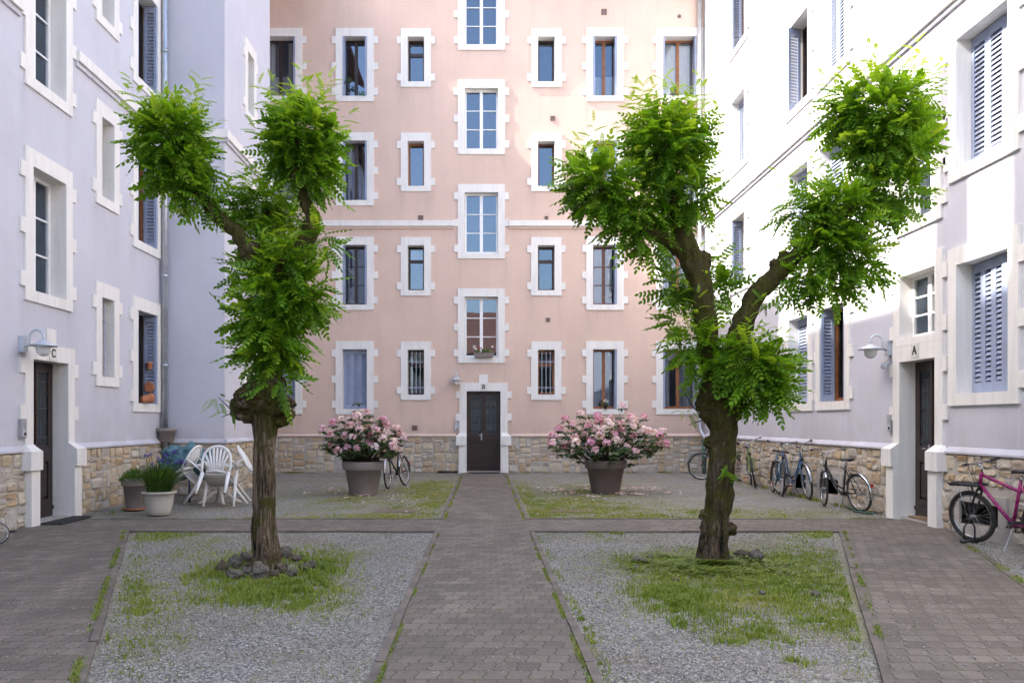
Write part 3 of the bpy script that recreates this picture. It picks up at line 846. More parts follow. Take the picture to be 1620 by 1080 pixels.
# projecting block: short front, long side
wbf = W((0, 16.3, 0), (1,0,0), (0,-1,0)); wbs = W((XB, 0, 0), (0,1,0), (1,0,0)); wbb = W((0, 19.74, 0), (-1,0,0), (0,1,0)); wr2 = W((-6.9, 0, 0), (0,1,0), (1,0,0))
m = MB(); cells(m, wbf, [(XL, XB, 1.03, EZ)], [], 0, 0)
hb = [(17.82, 18.28, SMALL[0]+PITCH*r-.03, SMALL[1]+PITCH*r-.03) for r in range(4)]
cells(m, wbs, [(16.3, 19.74, 1.03, EZ)], hb, 0, 0)
cells(m, wbb, [(-XB, 6.9, 0, EZ)], [], 0, 0); cells(m, wr2, [(19.74, YF, 1.03, EZ)], [], 0, 0)
m.build('wall', M['lilac'], lb, keep=True)
for a, bb, z0, z1 in hb: window(lb, wbs, a, bb, z0, z1, style='single', mat='white_frame', tabs=2, depth=.24)
plinth(lb, wbf, XL+.02, XB+.03, 1.03, [], 12); plinth(lb, wbs, 16.28, 19.74, 1.03, [], 13); plinth(lb, wr2, 19.74, YF, 1.03, [], 14)
ledge(lb, wbf, [(XL+.02, XB+.06)], M['lilac']); ledge(lb, wbs, [(16.24, 19.74)], M['lilac'])
string_course(lb, wbf, [(XL+.086, XB+.084)], M['lilac']); string_course(lb, wbs, [(16.3, 19.74)], M['lilac'])
pp = pipe(lb, [(XL+.10, 16.15, 14.6), (XL+.10, 16.15, -.02)], .055, 'zinc', [(XL+.10, 16.15, z) for z in (2.55, 4.3, 6.2, 8.7, 11.0)])
def half_roof(b, x_eave, x_back, y0, y1, rise, name='roof', EZ=EZ):
    m = MB(); s = 1 if x_back < x_eave else -1; xb = x_back; t = .18
    vs = [(x_eave,y0,EZ-.1),(x_eave,y1,EZ-.1),(xb,y1,EZ+rise),(xb,y0,EZ+rise)]
    vs += [(x,y,z+t) for x,y,z in vs]
    f = [(0,1,2,3),(7,6,5,4),(0,4,5,1),(1,5,6,2),(2,6,7,3),(3,7,4,0)]
    if s < 0: f = [tuple(reversed(q)) for q in f]
    m.add(vs, f); return m.build(name, M['roof'], b, keep=True)
rl = half_roof(lb, XL+.5, -11.5, -6.2, 16.2, 2.9)
half_roof(lb, XB+.52, -11.5, 16.2, YF-.02, 3.5, 'roof', 14.35)
for (y0, zt) in ((9.02, 19.45), (7.36, 18.9)):
    m = MB(); m.box(-8.5, -7.6, y0, y0+.72, 15.2, zt); m.box(-8.56, -7.54, y0-.06, y0+.78, zt, zt+.12); m.build('chimney', M['concrete'], rl)
m = MB(); m.box(-16.5, -16.3, -6, YF, 0, EZ); m.box(-16.3, XL-.8, -6.2, -6.0, 0, EZ); m.add([(-11.5,-6,EZ+2.9),(-16.5,-6,EZ-.1),(-16.5,YF,EZ-.1),(-11.5,YF,EZ+2.9)], [(0,1,2,3),(3,2,1,0)]); m.build('wall', M['lilac'], lb, keep=True)
plaque(wl, (ca+cb)/2+.02, 2.33+.115, 'C', 'enamel letter plaque C over the doorway on the left')
wall_lamp(wl, 11.30, 2.52, 'grey gooseneck wall lamp beside the doorway lettered C')
intercom(wl, 11.30, 1.36, 'steel intercom box beside the doorway lettered C')

# ================================================================== the lilac building on the right, in the sun
rb = thing('apartment_building', 'sunlit lilac apartment building on the right with blue shutters and door A', 'building', (XR, 8, 0))
wr = W((XR, 0, 0), (0,-1,0), (-1,0,0))
holes = []; todo = []
def ry(a, bb): return (-max(a, bb), -min(a, bb))
r0, r1, r2, r3 = ry(20.9, 19.85), ry(16.97, 15.97), ry(15.40, 14.34), ry(10.94, 9.86)
T = lambda r: (TALL[0]+PITCH*r, TALL[1]+PITCH*r)
for r, k in enumerate((dict(style='double', mat='oak', shut='LR'), dict(style='double', mat='white_frame', shut='LR', curtain='s'), dict(shut='D', style=''), dict(style='double', mat='redwood', shut='LR'))):
    todo.append((*r0, *T(r), k))
for r, k in enumerate((dict(shut='D', style=''), dict(shut='D', style=''), dict(style='double', mat='brown_dark', shut='AB', curtain='s'), dict(shut='D', style=''))):
    todo.append((*r1, *T(r), dict(k, rt=.05)))
for r, k in enumerate((dict(style='double', mat='oak', shut='LR', curtain='s'), dict(shut='D', style=''), dict(shut='C', style=''), dict(shut='C', style=''))):
    todo.append((*r2, *T(r), dict(k, lt=.05)))
for r, k in enumerate((dict(shut='Z', style=''), dict(shut='C', style=''), dict(shut='C', style=''), dict(shut='C', style=''))):
    todo.append((*r3, *T(r), dict(k, lt=.0 if r == 0 else .115)))
for r, k in enumerate((dict(shut='C', style=''), dict(style='double', mat='oak', shut='LR'), dict(shut='C', style=''), dict(shut='C', style=''))):
    todo.append((-7.75, -6.70, *T(r), k))
aa, ab = -12.43, -11.46
todo.append((aa, ab, 2.68, 3.62, dict(style='double3', mat='white_frame', depth=.16, top=.21, bottom=.10, tabs=2, rt=.10, name='window')))
todo.append((-12.39, -11.50, 4.40, 5.70, dict(style='double3', mat='white_frame', depth=.20)))
for a, bb, z0, z1, k in todo:
    holes.append((a, bb, z0, z1)); window(rb, wr, a, bb, z0, z1, **k)
holes.append((aa, ab, 1.03, 2.345))
m = MB(); cells(m, wr, [(-YF, 6, 1.03, EZ)], holes, 0, 0, step=.14); stained(m.build('wall', M['lilac'], rb, keep=True), wr, holes)
doorway(rb, wr, aa, ab, 2.345, keystone=False, top_h=.232, rt=.10)
cr = [ry(16.6, 16.0), ry(15.34, 14.55), ry(10.84, 10.02)]
cr = [(a, bb, .12, .42) for a, bb in cr]
plinth(rb, wr, -YF+.02, aa-.2, 1.03, cr[:2], 21); plinth(rb, wr, ab+.2, -3.0, 1.03, cr[2:], 22)
m = MB(); cells(m, wr, [(-3.0, 6, -.1, 1.03)], [], -.1, .02); m.build('plinth', M['mortar'], rb, keep=True)
ledge(rb, wr, [(-YF, aa-.3), (ab+.3, 6)], M['lilac'])
string_course(rb, wr, [(-YF, 6)], M['lilac'])
half_roof(rb, XR-.5, 12.5, -6, YF+2, 3.5)
m = MB(); m.box(15, 15.2, -6, YF, 0, EZ); m.box(XR+.8, 15, -6.2, -6.0, 0, EZ); m.build('wall', M['lilac'], rb, keep=True)
plaque(wr, (aa+ab)/2-.02, 2.345+.14, 'A', 'enamel letter plaque A over the doorway on the right')
wall_lamp(wr, -12.77, 2.60, 'white gooseneck wall lamp beside the doorway lettered A')
intercom(wr, -12.72, 1.43, 'steel intercom box beside the doorway lettered A')
o = thing('spotlight', 'small round floodlight below the wall lamp at doorway A', 'spotlight', wr.p(-12.74, 2.36, 0))
m = MB(); m.tube([(0,0,0), (-.06,0,-.01), (-.09,0,-.03)], [.022,.02,.03], 8); m.build('bracket', M['lampmetal'], o, True)
m = MB(); m.ball((-.12, 0, -.05), .05, .05, .05); m.build('head', M['lampmetal'], o, True)
# ================================================================== ground
m = MB(); m.add([(-90,-90,-.06),(90,-90,-.06),(90,90,-.06),(-90,90,-.06)], [(0,1,2,3)])
tag(m.build('ground', M['kerb']), kind='structure')

def gauss(x, y, cx, cy, sx, sy): return math.exp(-((x-cx)/sx)**2 - ((y-cy)/sy)**2)
# moss and grass patches, picture coordinates (x, y, half width, half height, strength)
PATCH = [(455, 905, 75, 26, 1.0), (370, 905, 50, 22, .8), (520, 890, 40, 22, .8), (430, 940, 110, 22, .75), (250, 980, 80, 60, .45), (300, 870, 90, 28, .32), (210, 930, 30, 90, .4), (500, 960, 60, 25, .5),
         (570, 790, 130, 26, .55), (690, 775, 45, 30, .95), (620, 815, 90, 10, .6), (520, 818, 120, 6, .5), (260, 845, 60, 8, .8),
         (900, 795, 100, 30, .8), (850, 810, 40, 18, .8), (1000, 808, 120, 14, .6), (1100, 812, 120, 10, .45), (1230, 812, 100, 8, .55), (820, 775, 20, 25, .6),
         (1130, 900, 120, 22, 1.0), (1080, 930, 75, 30, .95), (1050, 880, 60, 18, .6), (1200, 915, 90, 26, .85), (1250, 880, 90, 26, .6), (1300, 930, 80, 40, .6), (1170, 960, 110, 34, .7), (1340, 960, 40, 60, .55), (1220, 1000, 60, 20, .5), (960, 850, 30, 8, .5), (1290, 845, 60, 8, .6), (1370, 1010, 30, 60, .5), (1140, 1005, 40, 12, .4)]
def ground_px(X, Y):
    Y = max(Y, 2.0); return VX + F*X/Y, VY + F*EYE/Y
def moss_at(X, Y):
    px, py = ground_px(X, Y)
    s = sum(w*gauss(px, py, cx, cy, a, b) for cx, cy, a, b, w in PATCH)
    nz = .5 + .5*noise.noise(Vector((X*1.7, Y*1.3, .3))) + .35*noise.noise(Vector((X*5, Y*4, 7.3)))
    return max(0.0, min(1.0, s*(.35+.9*nz) + .22*nz))
IN = lambda Y: 4.74 - .385*(11.0-Y)          # inner edge of the slanting paths
OUT = lambda Y: 6.20 - .39*(11.0-Y)
C0, C1, CP = 10.95, 12.27, .60                # cross path, half width of the middle path
nx, ny = 176, 360
xs = np.linspace(-7.2, 7.2, nx); ys = np.linspace(-4, 24.2, ny)
vs = []; tint = []
for y in ys:
    for x in xs:
        vs.append((x, y, -.014 + .009*noise.noise(Vector((x*1.3, y*1.3, 2))) + .004*noise.noise(Vector((x*7, y*7, 5))))); tint.append(moss_at(x, y))
fs = [(j*nx+i, j*nx+i+1, (j+1)*nx+i+1, (j+1)*nx+i) for j in range(ny-1) for i in range(nx-1)]
m = MB(); m.v = vs; m.f = fs
g = m.build('gravel_ground', M['gravel'], None, True); tag(g, kind='structure')
g.data.attributes.new('tint', 'FLOAT', 'POINT').data.foreach_set('value', tint)

m = MB()
YB = 1.0
def poly(pts): m.add([(x, y, .004) for x, y in pts], [tuple(range(len(pts)))])
poly([(-CP, C1), (CP, C1), (CP, YF-.05), (-CP, YF-.05)])
poly([(-6.33, C0), (6.27, C0), (6.27, C1), (-6.33, C1)])
poly([(-CP, -3), (CP, -3), (CP, C0), (-CP, C0)])
poly([(IN(YB), YB), (OUT(YB), YB), (6.2, C0), (4.74, C0)]); poly([(-OUT(YB), YB), (-IN(YB), YB), (-4.74, C0), (-6.2, C0)])
poly([(ab*0+6.262, 11.40-.48), (6.262, C0-.002), (6.205, C0-.002), (6.16, 10.86)])
tag(m.build('paving', M['paving']), kind='structure')
m = MB()
def kerb(a, b, wd=.055, h=.012, seg=.98):
    a, b = Vector((*a, 0)), Vector((*b, 0)); d = b-a; L = d.length; d.normalize(); nrm = Vector((-d.y, d.x, 0)); t = 0
    while t < L-.02:
        l = min(seg, L-t); o = a + d*(t+.004); z = h + random.uniform(-.006, .005); off = nrm*random.uniform(-.006, .006)
        m.obox(o - nrm*wd/2 + off + Vector((0,0,-.05)), d*(l-.008), nrm*wd, Vector((0,0,.05+z))); t += l
e = .03
for s in (-1, 1):
    kerb((s*(CP+e), 3.0), (s*(CP+e), C0-e)); kerb((s*(CP+e), C1+e), (s*(CP+e), YF-.4))
    kerb((s*(CP+2*e), C0-e), (s*(4.74-e), C0-e)); kerb((s*(CP+2*e), C1+e), (s*(6.1), C1+e))
    kerb((s*(4.74-e), C0-2*e), (s*(IN(4)-e), 4.0)); kerb((s*(6.12+e), C0-.12), (s*(OUT(4)+e), 4.0))
tag(m.build('kerb', M['kerb']), kind='structure')
# loose pebbles lying on the nearer plots
def in_plot(x, y):
    if y < C0-.1: 
        a = abs(x); return CP+.1 < a < IN(y)-.1 or a > OUT(y)+.1
    return y > C1+.1 and abs(x) > CP+.1
N = 46000; pts = []
while len(pts) < N:
    Y = 4.3*math.exp(rng.random()*1.0); x = (rng.random()*2-1)*6.0
    if Y < 11.2 and in_plot(x, Y) and rng.random() > moss_at(x, Y)*.9: pts.append((x, Y))
    elif Y < 11 and abs(x) < IN(Y)+1.2 and rng.random() < .012: pts.append((x, Y))
P = np.array(pts); N = len(P)
base = np.array([(1,0,0),(0,1,0),(-1,0,0),(0,-1,0),(0,0,1.),(0,0,-1.)], float)
V = base[None]*(1+.5*(rng.random((N,6,1))-.5)); sc = (.0045+.0075*rng.random((N,1,1))**2)*np.stack([np.ones(N), .6+.4*rng.random(N), .45+.3*rng.random(N)], 1)[:,None,:]
V = V*sc; a = rng.random(N)*6.28; ca_, sa_ = np.cos(a)[:,None], np.sin(a)[:,None]
X = V[:,:,0]*ca_ - V[:,:,1]*sa_; Yv = V[:,:,0]*sa_ + V[:,:,1]*ca_
zz = np.where(np.array([in_plot(*p) for p in pts]), -.010, .006)
V = np.stack([X + P[:,0:1], Yv + P[:,1:2], V[:,:,2] + zz[:,None] + .003], 2)
t = NT('pebble'); pc = t.ramp(t.attr(), [(0, (.15, .142, .13)), (.4, (.27, .258, .238)), (.75, (.37, .355, .328)), (1, (.52, .50, .465))]); M['pebble'] = t.fin(t.bsdf(pc, .85, 0, None, .25))
o = np_mesh('gravel', V, [(0,1,4),(1,2,4),(2,3,4),(3,0,4),(1,0,5),(2,1,5),(3,2,5),(0,3,5)], 6, M['pebble'], None, False, rng.random(N))
tag(o, 'loose grey stones scattered over the courtyard plots', 'gravel', kind='stuff')

# ------------------------------------------------------------------ grass
gp = []
def blade_batch(n, f):
    k = 0; tr = 0
    while k < n and tr < n*60:
        tr += 1; q = f()
        if q is None: continue
        gp.append(q); k += 1
def from_moss():
    Y = 4.4*math.exp(random.random()*1.55); x = random.uniform(-6.2, 6.2)
    if Y > 20.5 or not in_plot(x, Y): return None
    mo = moss_at(x, Y)
    if random.random() > (mo**2.2)*1.3: return None
    cl = .42+.8*noise.noise(Vector((x*5, Y*5, 1)))+.7*noise.noise(Vector((x*15, Y*15, 1)))
    if random.random() > cl*1.1: return None
    h = (.007+.026*mo*random.random())*(1.0 if Y < 11 else .7)
    return (x, Y, h)
blade_batch(60000, from_moss)
def patch(px, py, sx, sy, n, h0, h1, mir=False):
    n = int(n*.36); h1 *= .60; h0 *= .5                # dense tufts, laid out by where they grow
    c = px_ground(px, py)
    rx = sx*c.y/F; rv = abs(px_ground(px, py-sy).y - c.y)
    def f():
        x = random.gauss(c.x, rx*.68); y = random.gauss(c.y, rv*.7)
        if not in_plot(x, y): return None
        cl = .5+.9*noise.noise(Vector((x*6, y*6, 4)))+.5*noise.noise(Vector((x*17, y*17, 8)))
        if random.random() > (cl-.22)*1.5: return None
        return (x, y, random.uniform(h0, h1)*(.45+.8*cl))
    blade_batch(n, f)
for q in ((440, 930, 75, 14, 5000, .04, .10), (500, 905, 40, 16, 2600, .05, .12), (360, 895, 36, 18, 2200, .05, .12), (460, 880, 60, 12, 1800, .05, .12), (400, 945, 40, 8, 1200, .03, .08), (305, 910, 25, 8, 500, .03, .07),
          (1090, 955, 55, 16, 4200, .04, .10), (1050, 940, 40, 12, 2200, .03, .08), (1200, 915, 80, 20, 3600, .02, .06), (1240, 945, 60, 16, 2200, .03, .07), (1290, 985, 24, 8, 800, .03, .08), (1215, 1005, 28, 10, 900, .03, .08), (1075, 985, 12, 6, 500, .03, .08), (1005, 890, 24, 10, 1200, .03, .09), (1290, 880, 40, 10, 1000, .02, .06), (1160, 1012, 30, 5, 400, .02, .06), (1260, 1045, 16, 6, 350, .03, .07),
          (910, 985, 14, 6, 240, .02, .05), (925, 1010, 20, 5, 260, .02, .05), (945, 1050, 12, 5, 160, .02, .05), (1290, 842, 34, 3, 500, .03, .08), (960, 842, 24, 3, 400, .03, .08), (260, 842, 40, 4, 700, .02, .05), (1300, 785, 20, 5, 350, .03, .07), (1385, 800, 30, 4, 300, .02, .06), (120, 1068, 12, 6, 260, .04, .09), (145, 1015, 10, 5, 160, .03, .08)):
    patch(*q)
def strip(x0, y0, x1, y1, n, wdt=.025, h0=.015, h1=.05, thr=.0):    # weeds in the joints along the kerbs
    def f():
        t = random.random(); x = x0+(x1-x0)*t; y = y0+(y1-y0)*t
        if noise.noise(Vector((x*2.2, y*2.2, 9))) < thr + random.uniform(-.2, .2): return None
        return (x+random.gauss(0, wdt*.5), y+random.gauss(0, wdt*.5), random.uniform(h0, h1))
    blade_batch(n, f)
strip(CP-.01, 4.4, CP-.01, 10.8, 1900, .02, .008, .028, .14); strip(-CP+.01, 4.4, -CP+.01, 10.8, 1300, .02, .008, .028, .16); strip(CP+.1, 4.4, CP+.1, 10.8, 350, .06, .008, .03); strip(-CP+.01, C1, -CP+.01, 22, 1300); strip(CP-.01, C1, CP-.01, 22, 1300)
strip(IN(4.5)+.01, 4.5, 4.75, 10.9, 900, .03, .012, .04, .15); strip(-IN(4.5)-.01, 4.5, -4.75, 10.9, 1500, .03, .015, .05, .1); strip(5.6, 9.5, 4.4, 6.2, 500, .05, .015, .05, .15)
strip(6.1, 13, 6.2, 20, 800, .05, .03, .08, .05); strip(-5.9, 13, -6.2, 16, 300, .06, .03, .08, .05); strip(-6, YF-.12, -1, YF-.12, 500, .04, .02, .06, .2); strip(1, YF-.12, 6, YF-.12, 500, .04, .02, .06, .2)
strip(-4, C1+.08, -.8, C1+.08, 900, .05, .015, .04); strip(.8, C1+.08, 6, C1+.08, 1100, .05, .015, .045)
G = np.array(gp); n = len(G)
a = rng.random(n)*6.283; ln = .25+.65*rng.random(n); h = G[:,2]
dx, dy = np.cos(a), np.sin(a); wd = .0022+.0022*rng.random(n) + h*.012
z0 = np.full(n, -.015)
p = np.stack([G[:,0], G[:,1], z0], 1); side = np.stack([-dy, dx, np.zeros(n)], 1)*wd[:,None]
mid = p + np.stack([dx*h*ln*.35, dy*h*ln*.35, h*.65+.012], 1); tip = p + np.stack([dx*h*ln, dy*h*ln, h*(1-.35*ln)+.014], 1)
V = np.stack([p-side, p+side, mid+side*.75, mid-side*.75, tip], 1)
o = np_mesh('grass', V, [(0,1,2,3), (3,2,4)], 5, M['grass'], None, True, np.clip(rng.random(n)*.55 + .25*(G[:,1] > 12) + .20 + .45*np.array([noise.noise(Vector((a_*1.6, b_*1.6, 4))) for a_, b_ in G[:,:2]]), 0, 1))
tag(o, 'patchy green grass growing through the courtyard gravel', 'grass', kind='stuff')

# ground cover of small round leaves round the right tree
c = px_ground(1125, 895); q = []
for k in range(9000):
    r_ = abs(random.gauss(0, .55)); t = random.random()*6.283; x = c.x + math.cos(t)*r_*1.25; y = c.y + math.sin(t)*r_*1.0
    if noise.noise(Vector((x*4, y*4, 3))) + random.uniform(-.25, .25) < -.02 or not in_plot(x, y): continue
    q.append((x, y, random.uniform(.01, .07)*max(.3, 1-r_*.6)))
q = np.array(q); n = len(q); a = rng.random(n)*6.283; s = .010+.012*rng.random(n); tl = (rng.random(n)-.5)*1.0
lv = np.array([(-1,0,0),(-.3,-.75,.05),(.6,-.7,.1),(1.15,0,.0),(.6,.7,.1),(-.3,.75,.05)], float)
X = (lv[None,:,0]*np.cos(a)[:,None] - lv[None,:,1]*np.sin(a)[:,None])*s[:,None]; Yv = (lv[None,:,0]*np.sin(a)[:,None] + lv[None,:,1]*np.cos(a)[:,None])*s[:,None]
Z = lv[None,:,2]*s[:,None] + X*tl[:,None]
V = np.stack([X+q[:,0:1], Yv+q[:,1:2], Z+q[:,2:3]], 2)
o = np_mesh('ground_cover', V, [(0,1,2,3,4,5)], 6, M['grass'], None, False, rng.random(n)*.7)
tag(o, 'low leafy ground cover round the foot of the right tree', 'ground cover', kind='stuff')

# ================================================================== trees
def frames(dirs, ups):
    x = dirs/np.linalg.norm(dirs, axis=1, keepdims=True)
    y = np.cross(ups, x); y /= np.maximum(np.linalg.norm(y, axis=1, keepdims=True), 1e-6)
    z = np.cross(x, y); return np.stack([x, y, z], 2)          # columns are the axes
def pinnate(npair=6, L=.31, droop=.5, lw=.0165, ll=.056):
    """feather leaf: npair pairs of oval leaflets along a drooping stalk + one at the tip; polygons of 6 corners, plus the stalk"""
    V = []; 
    def rach(t):
        s = t*L; ang = droop*t
        return np.array([s*(1-.12*droop*droop*t*t), 0, -s*.5*ang])
    lf = np.array([(0,0,0),(.28,-.5,.10),(.72,-.46,.10),(1,0,0),(.72,.46,.10),(.28,.5,.10)])
    for i in range(npair):
        t = .18 + .80*i/(npair-.4); p = rach(t); sz = 1.0 - .35*abs(t-.55)
        for sgn in (-1, 1):
            ang = 1.15 - .30*t; dx, dy = math.cos(ang), math.sin(ang)*sgn
            for (u, v, w_) in lf:
                uu, vv = u*ll*sz, v*2*lw*sz
                V.append(p + np.array([dx*uu - dy*vv*sgn*sgn, dy*uu + dx*vv, -w_*lw*.6 - uu*(.28+.25*t)]))
    p = rach(1.0); 
    for (u, v, w_) in lf: V.append(p + np.array([u*ll, v*2*lw, -u*ll*.45 - w_*lw*.5]))
    nl = 2*npair+1
    st = [rach(t) for t in (0, .5, 1)]; w2 = .0022
    for s_ in st: V.append(s_ + np.array([0, w2, .001])); V.append(s_ - np.array([0, w2, -.001]))
    b = nl*6
    faces = [tuple(range(6*i, 6*i+6)) for i in range(nl)] + [(b, b+1, b+3, b+2), (b+2, b+3, b+5, b+4)]
    return np.array(V), faces
TEMPL = [pinnate(6, .31, .75), pinnate(6, .28, 1.15), pinnate(6, .33, .45), pinnate(6, .27, .95, .018, .058)]

def make_crown(name, clusters, parent, s, Y, skel, seed):
    r = np.random.default_rng(seed)
    P, Dr, U, S, T = [], [], [], [], []
    for (cx, cy, rx, ry_, dy, n, spike) in clusters:
        c = np.array(px_world(cx, cy, Y)); c[1] += dy
        R3 = np.array([rx/s, (rx+ry_)/2/s, ry_/s])*.70
        n = int(n*.86)
        d = r.normal(size=(n,3)); d /= np.linalg.norm(d, axis=1, keepdims=True)
        lump = np.array([1 + .45*noise.noise(Vector(q*2.1 + cx)) + .25*noise.noise(Vector(q*5 + cy)) for q in d])
        rad = r.random(n)**.45*lump
        p = c + d*R3*rad[:,None]*.86
        out = d*np.array([1,1,.6]) + np.array([0,0,.02]) + r.normal(size=(n,3))*.36
        P.append(p); Dr.append(out); U.append(np.tile([0,0,.75],(n,1)) + d*.75 + r.normal(size=(n,3))*.28)
        S.append((.68+.45*r.random(n))*(.55 if n < 14 else 1)); T.append(np.clip(.46*rad**2 + .24*np.maximum(d[:,2],0)*rad + .42*r.random(n)**2 - .06, 0, 1))  # leaf tint: inner crown shade put into the colour, young outer leaves paler
        for k in range(spike):                                  # young upright shoots breaking the outline
            q = r.normal(size=3); q[2] = abs(q[2])*1.1+.35; q /= np.linalg.norm(q)
            p0 = c + q*R3*.72; L = .22+.30*r.random(); up = q*.75 + np.array([0,0,.55]); up /= np.linalg.norm(up)
            m_ = 9
            for i in range(m_):
                t = (i+.6)/m_; a = i*2.4 + k
                sd = np.array([math.cos(a), math.sin(a), 0]); dd = sd*(1.1-.5*t) + up*(.25+.55*t)
                P.append((p0+up*L*t)[None]); Dr.append(dd[None]); U.append(np.array([[0,0,1.]]) + up*.2); S.append(np.array([.78-.42*t])); T.append(np.array([.55+.45*t*r.random()+.1]))
    P, Dr, U, S, T = map(np.concatenate, (P, Dr, U, S, np.array(T, dtype=object) if False else T))
    Fm = frames(Dr, U)
    k = r.integers(0, len(TEMPL), len(P)); allV = []; tints = []
    for j, (tv, fc) in enumerate(TEMPL):
        sel = k == j
        V = np.einsum('nij,vj->nvi', Fm[sel], tv)*S[sel][:,None,None] + P[sel][:,None,:]
        allV.append(V); tints.append(T[sel])
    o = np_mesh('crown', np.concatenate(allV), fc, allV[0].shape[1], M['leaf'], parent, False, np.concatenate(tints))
    o.parent = parent; o.matrix_parent_inverse = Matrix.Translation(-parent.location)
    return o

def limb(mb, pts, s, Y, seg=26, step=.025, rough=.25, flare=0):
    """one limb from picture points (x, y, radius px, depth m), resampled smoothly, with a knotted surface"""
    W_ = [px_world(x, y, Y) + Vector((0, dy, 0)) for x, y, r, dy in pts]; rs = [r/s*.80 for x, y, r, dy in pts]
    P, Q = [], []
    for i in range(len(W_)-1):
        a, b, c, d = W_[max(i-1,0)], W_[i], W_[i+1], W_[min(i+2, len(W_)-1)]
        k = max(2, int((c-b).length/step))
        for j in range(k):
            t = j/k; t2, t3 = t*t, t*t*t
            P.append(.5*((2*b) + (c-a)*t + (2*a-5*b+4*c-d)*t2 + (3*b-a-3*c+d)*t3)); Q.append(rs[i]+(rs[i+1]-rs[i])*t)
    P.append(W_[-1]); Q.append(rs[-1])
    n0 = len(mb.v); mb.tube(P, Q, seg)
    ax = np.array(P)
    for i in range(n0, len(mb.v)):
        v = Vector(mb.v[i]); k = (i-n0)//seg; c = P[min(k, len(P)-1)]; dirv = v-c
        rr = dirv.length
        nz = noise.noise(v*3.2)*.9 + noise.noise(v*8.5)*.55 + noise.noise(Vector((v.x*17, v.y*17, v.z*2.2)))*1.0 + noise.noise(Vector((v.x*34, v.y*34, v.z*4)))*.7 + noise.noise(v*24)*.25
        mb.v[i] = tuple(c + dirv*(1 + rough*nz))
def finish_trunk(mb, parent, mt='bark'):
    o = mb.build('trunk', M[mt], parent, True, keep=True)
    md = o.modifiers.new('Remesh', 'REMESH'); md.mode = 'VOXEL'; md.voxel_size = .009; md.use_smooth_shade = True
    return o
def knob(mb, x, y, r, s, Y, dy=0, sq=1.0, nz=.35):
    mb.ball(px_world(x, y, Y)+Vector((0,dy,0)), r/s, r/s, r/s*sq, 24, 16, nz, 2.4)

YL = 8.12; sL = F/YL
lt = thing('locust_tree', 'left pollarded locust tree with bare pale lower trunk and a big burr', 'tree', px_ground(421, 900))
tm = MB()
limb(tm, [(421, 930, 42, 0), (421, 905, 33, 0), (420, 870, 26.5, 0), (418, 820, 23, 0), (418, 760, 21.5, 0), (420, 700, 22, 0), (420, 660, 25, 0), (422, 625, 30, 0), (426, 590, 23, 0), (430, 540, 21, 0), (428, 490, 20, 0), (424, 445, 22, 0), (418, 415, 20, 0)], sL, YL, 30, .025, .17)
limb(tm, [(424, 440, 17, 0), (405, 420, 16, 0), (393, 402, 14.5, 0), (378, 372, 13.5, 0), (352, 350, 12, 0), (328, 325, 12, 0), (308, 295, 10, 0), (290, 262, 11, 0), (278, 240, 15, 0), (270, 225, 9, 0)], sL, YL)
limb(tm, [(428, 445, 17, 0), (446, 425, 16, 0), (470, 400, 15, 0), (490, 372, 14, 0), (495, 345, 14, 0), (484, 322, 12.5, 0), (472, 295, 12, 0), (467, 262, 13, 0), (470, 235, 16, 0), (472, 215, 9, 0)], sL, YL)
limb(tm, [(424, 440, 16, .05), (415, 400, 14, .22), (406, 360, 14, .38), (404, 325, 14, .45), (403, 300, 9, .45)], sL, YL)
for q in ((386, 642, 22), (402, 630, 29), (438, 638, 25), (451, 654, 16), (420, 620, 32), (378, 654, 13), (455, 638, 13), (444, 666, 13), (393, 654, 20), (418, 632, 33), (424, 612, 27)): knob(tm, *q, sL, YL, random.uniform(-.06, .06), .8)
for q in ((398, 900, 13), (446, 905, 12), (425, 915, 16)): knob(tm, *q, sL, YL, -.03, .9)
knob(tm, 398, 398, 15, sL, YL); knob(tm, 492, 360, 15, sL, YL); knob(tm, 270, 232, 15, sL, YL); knob(tm, 470, 228, 16, sL, YL)
finish_trunk(tm, lt)
CL = [(272, 235, 66, 68, 0, 310, 10), (264, 210, 54, 52, .05, 150, 8), (296, 283, 45, 40, -.05, 130, 2), (325, 315, 34, 24, .05, 50, 0), (338, 296, 22, 22, .1, 26, 1),
      (482, 222, 60, 58, 0, 290, 9), (470, 200, 42, 40, .05, 110, 8), (488, 272, 44, 42, .0, 150, 2), (440, 235, 24, 28, .1, 40, 2), (505, 380, 24, 34, .05, 40, 0),
      (396, 310, 38, 40, .45, 150, 4), (400, 360, 34, 32, .4, 90, 1), (418, 400, 42, 32, .28, 110, 3), (448, 352, 20, 30, .35, 40, 2), (380, 425, 24, 20, .2, 40, 0),
      (438, 462, 60, 54, -.03, 290, 4), (434, 522, 52, 56, -.05, 260, 1), (428, 560, 50, 30, -.04, 130, 0), (480, 470, 44, 56, .0, 160, 2), (455, 415, 40, 26, -.08, 90, 3), (392, 500, 28, 44, .05, 80, 0), (446, 600, 22, 22, -.2, 26, 0),
      (352, 632, 20, 16, -.05, 12, 0), (368, 650, 10, 10, -.08, 5, 0)]
make_crown('crown', CL, lt, sL, YL, None, 3)

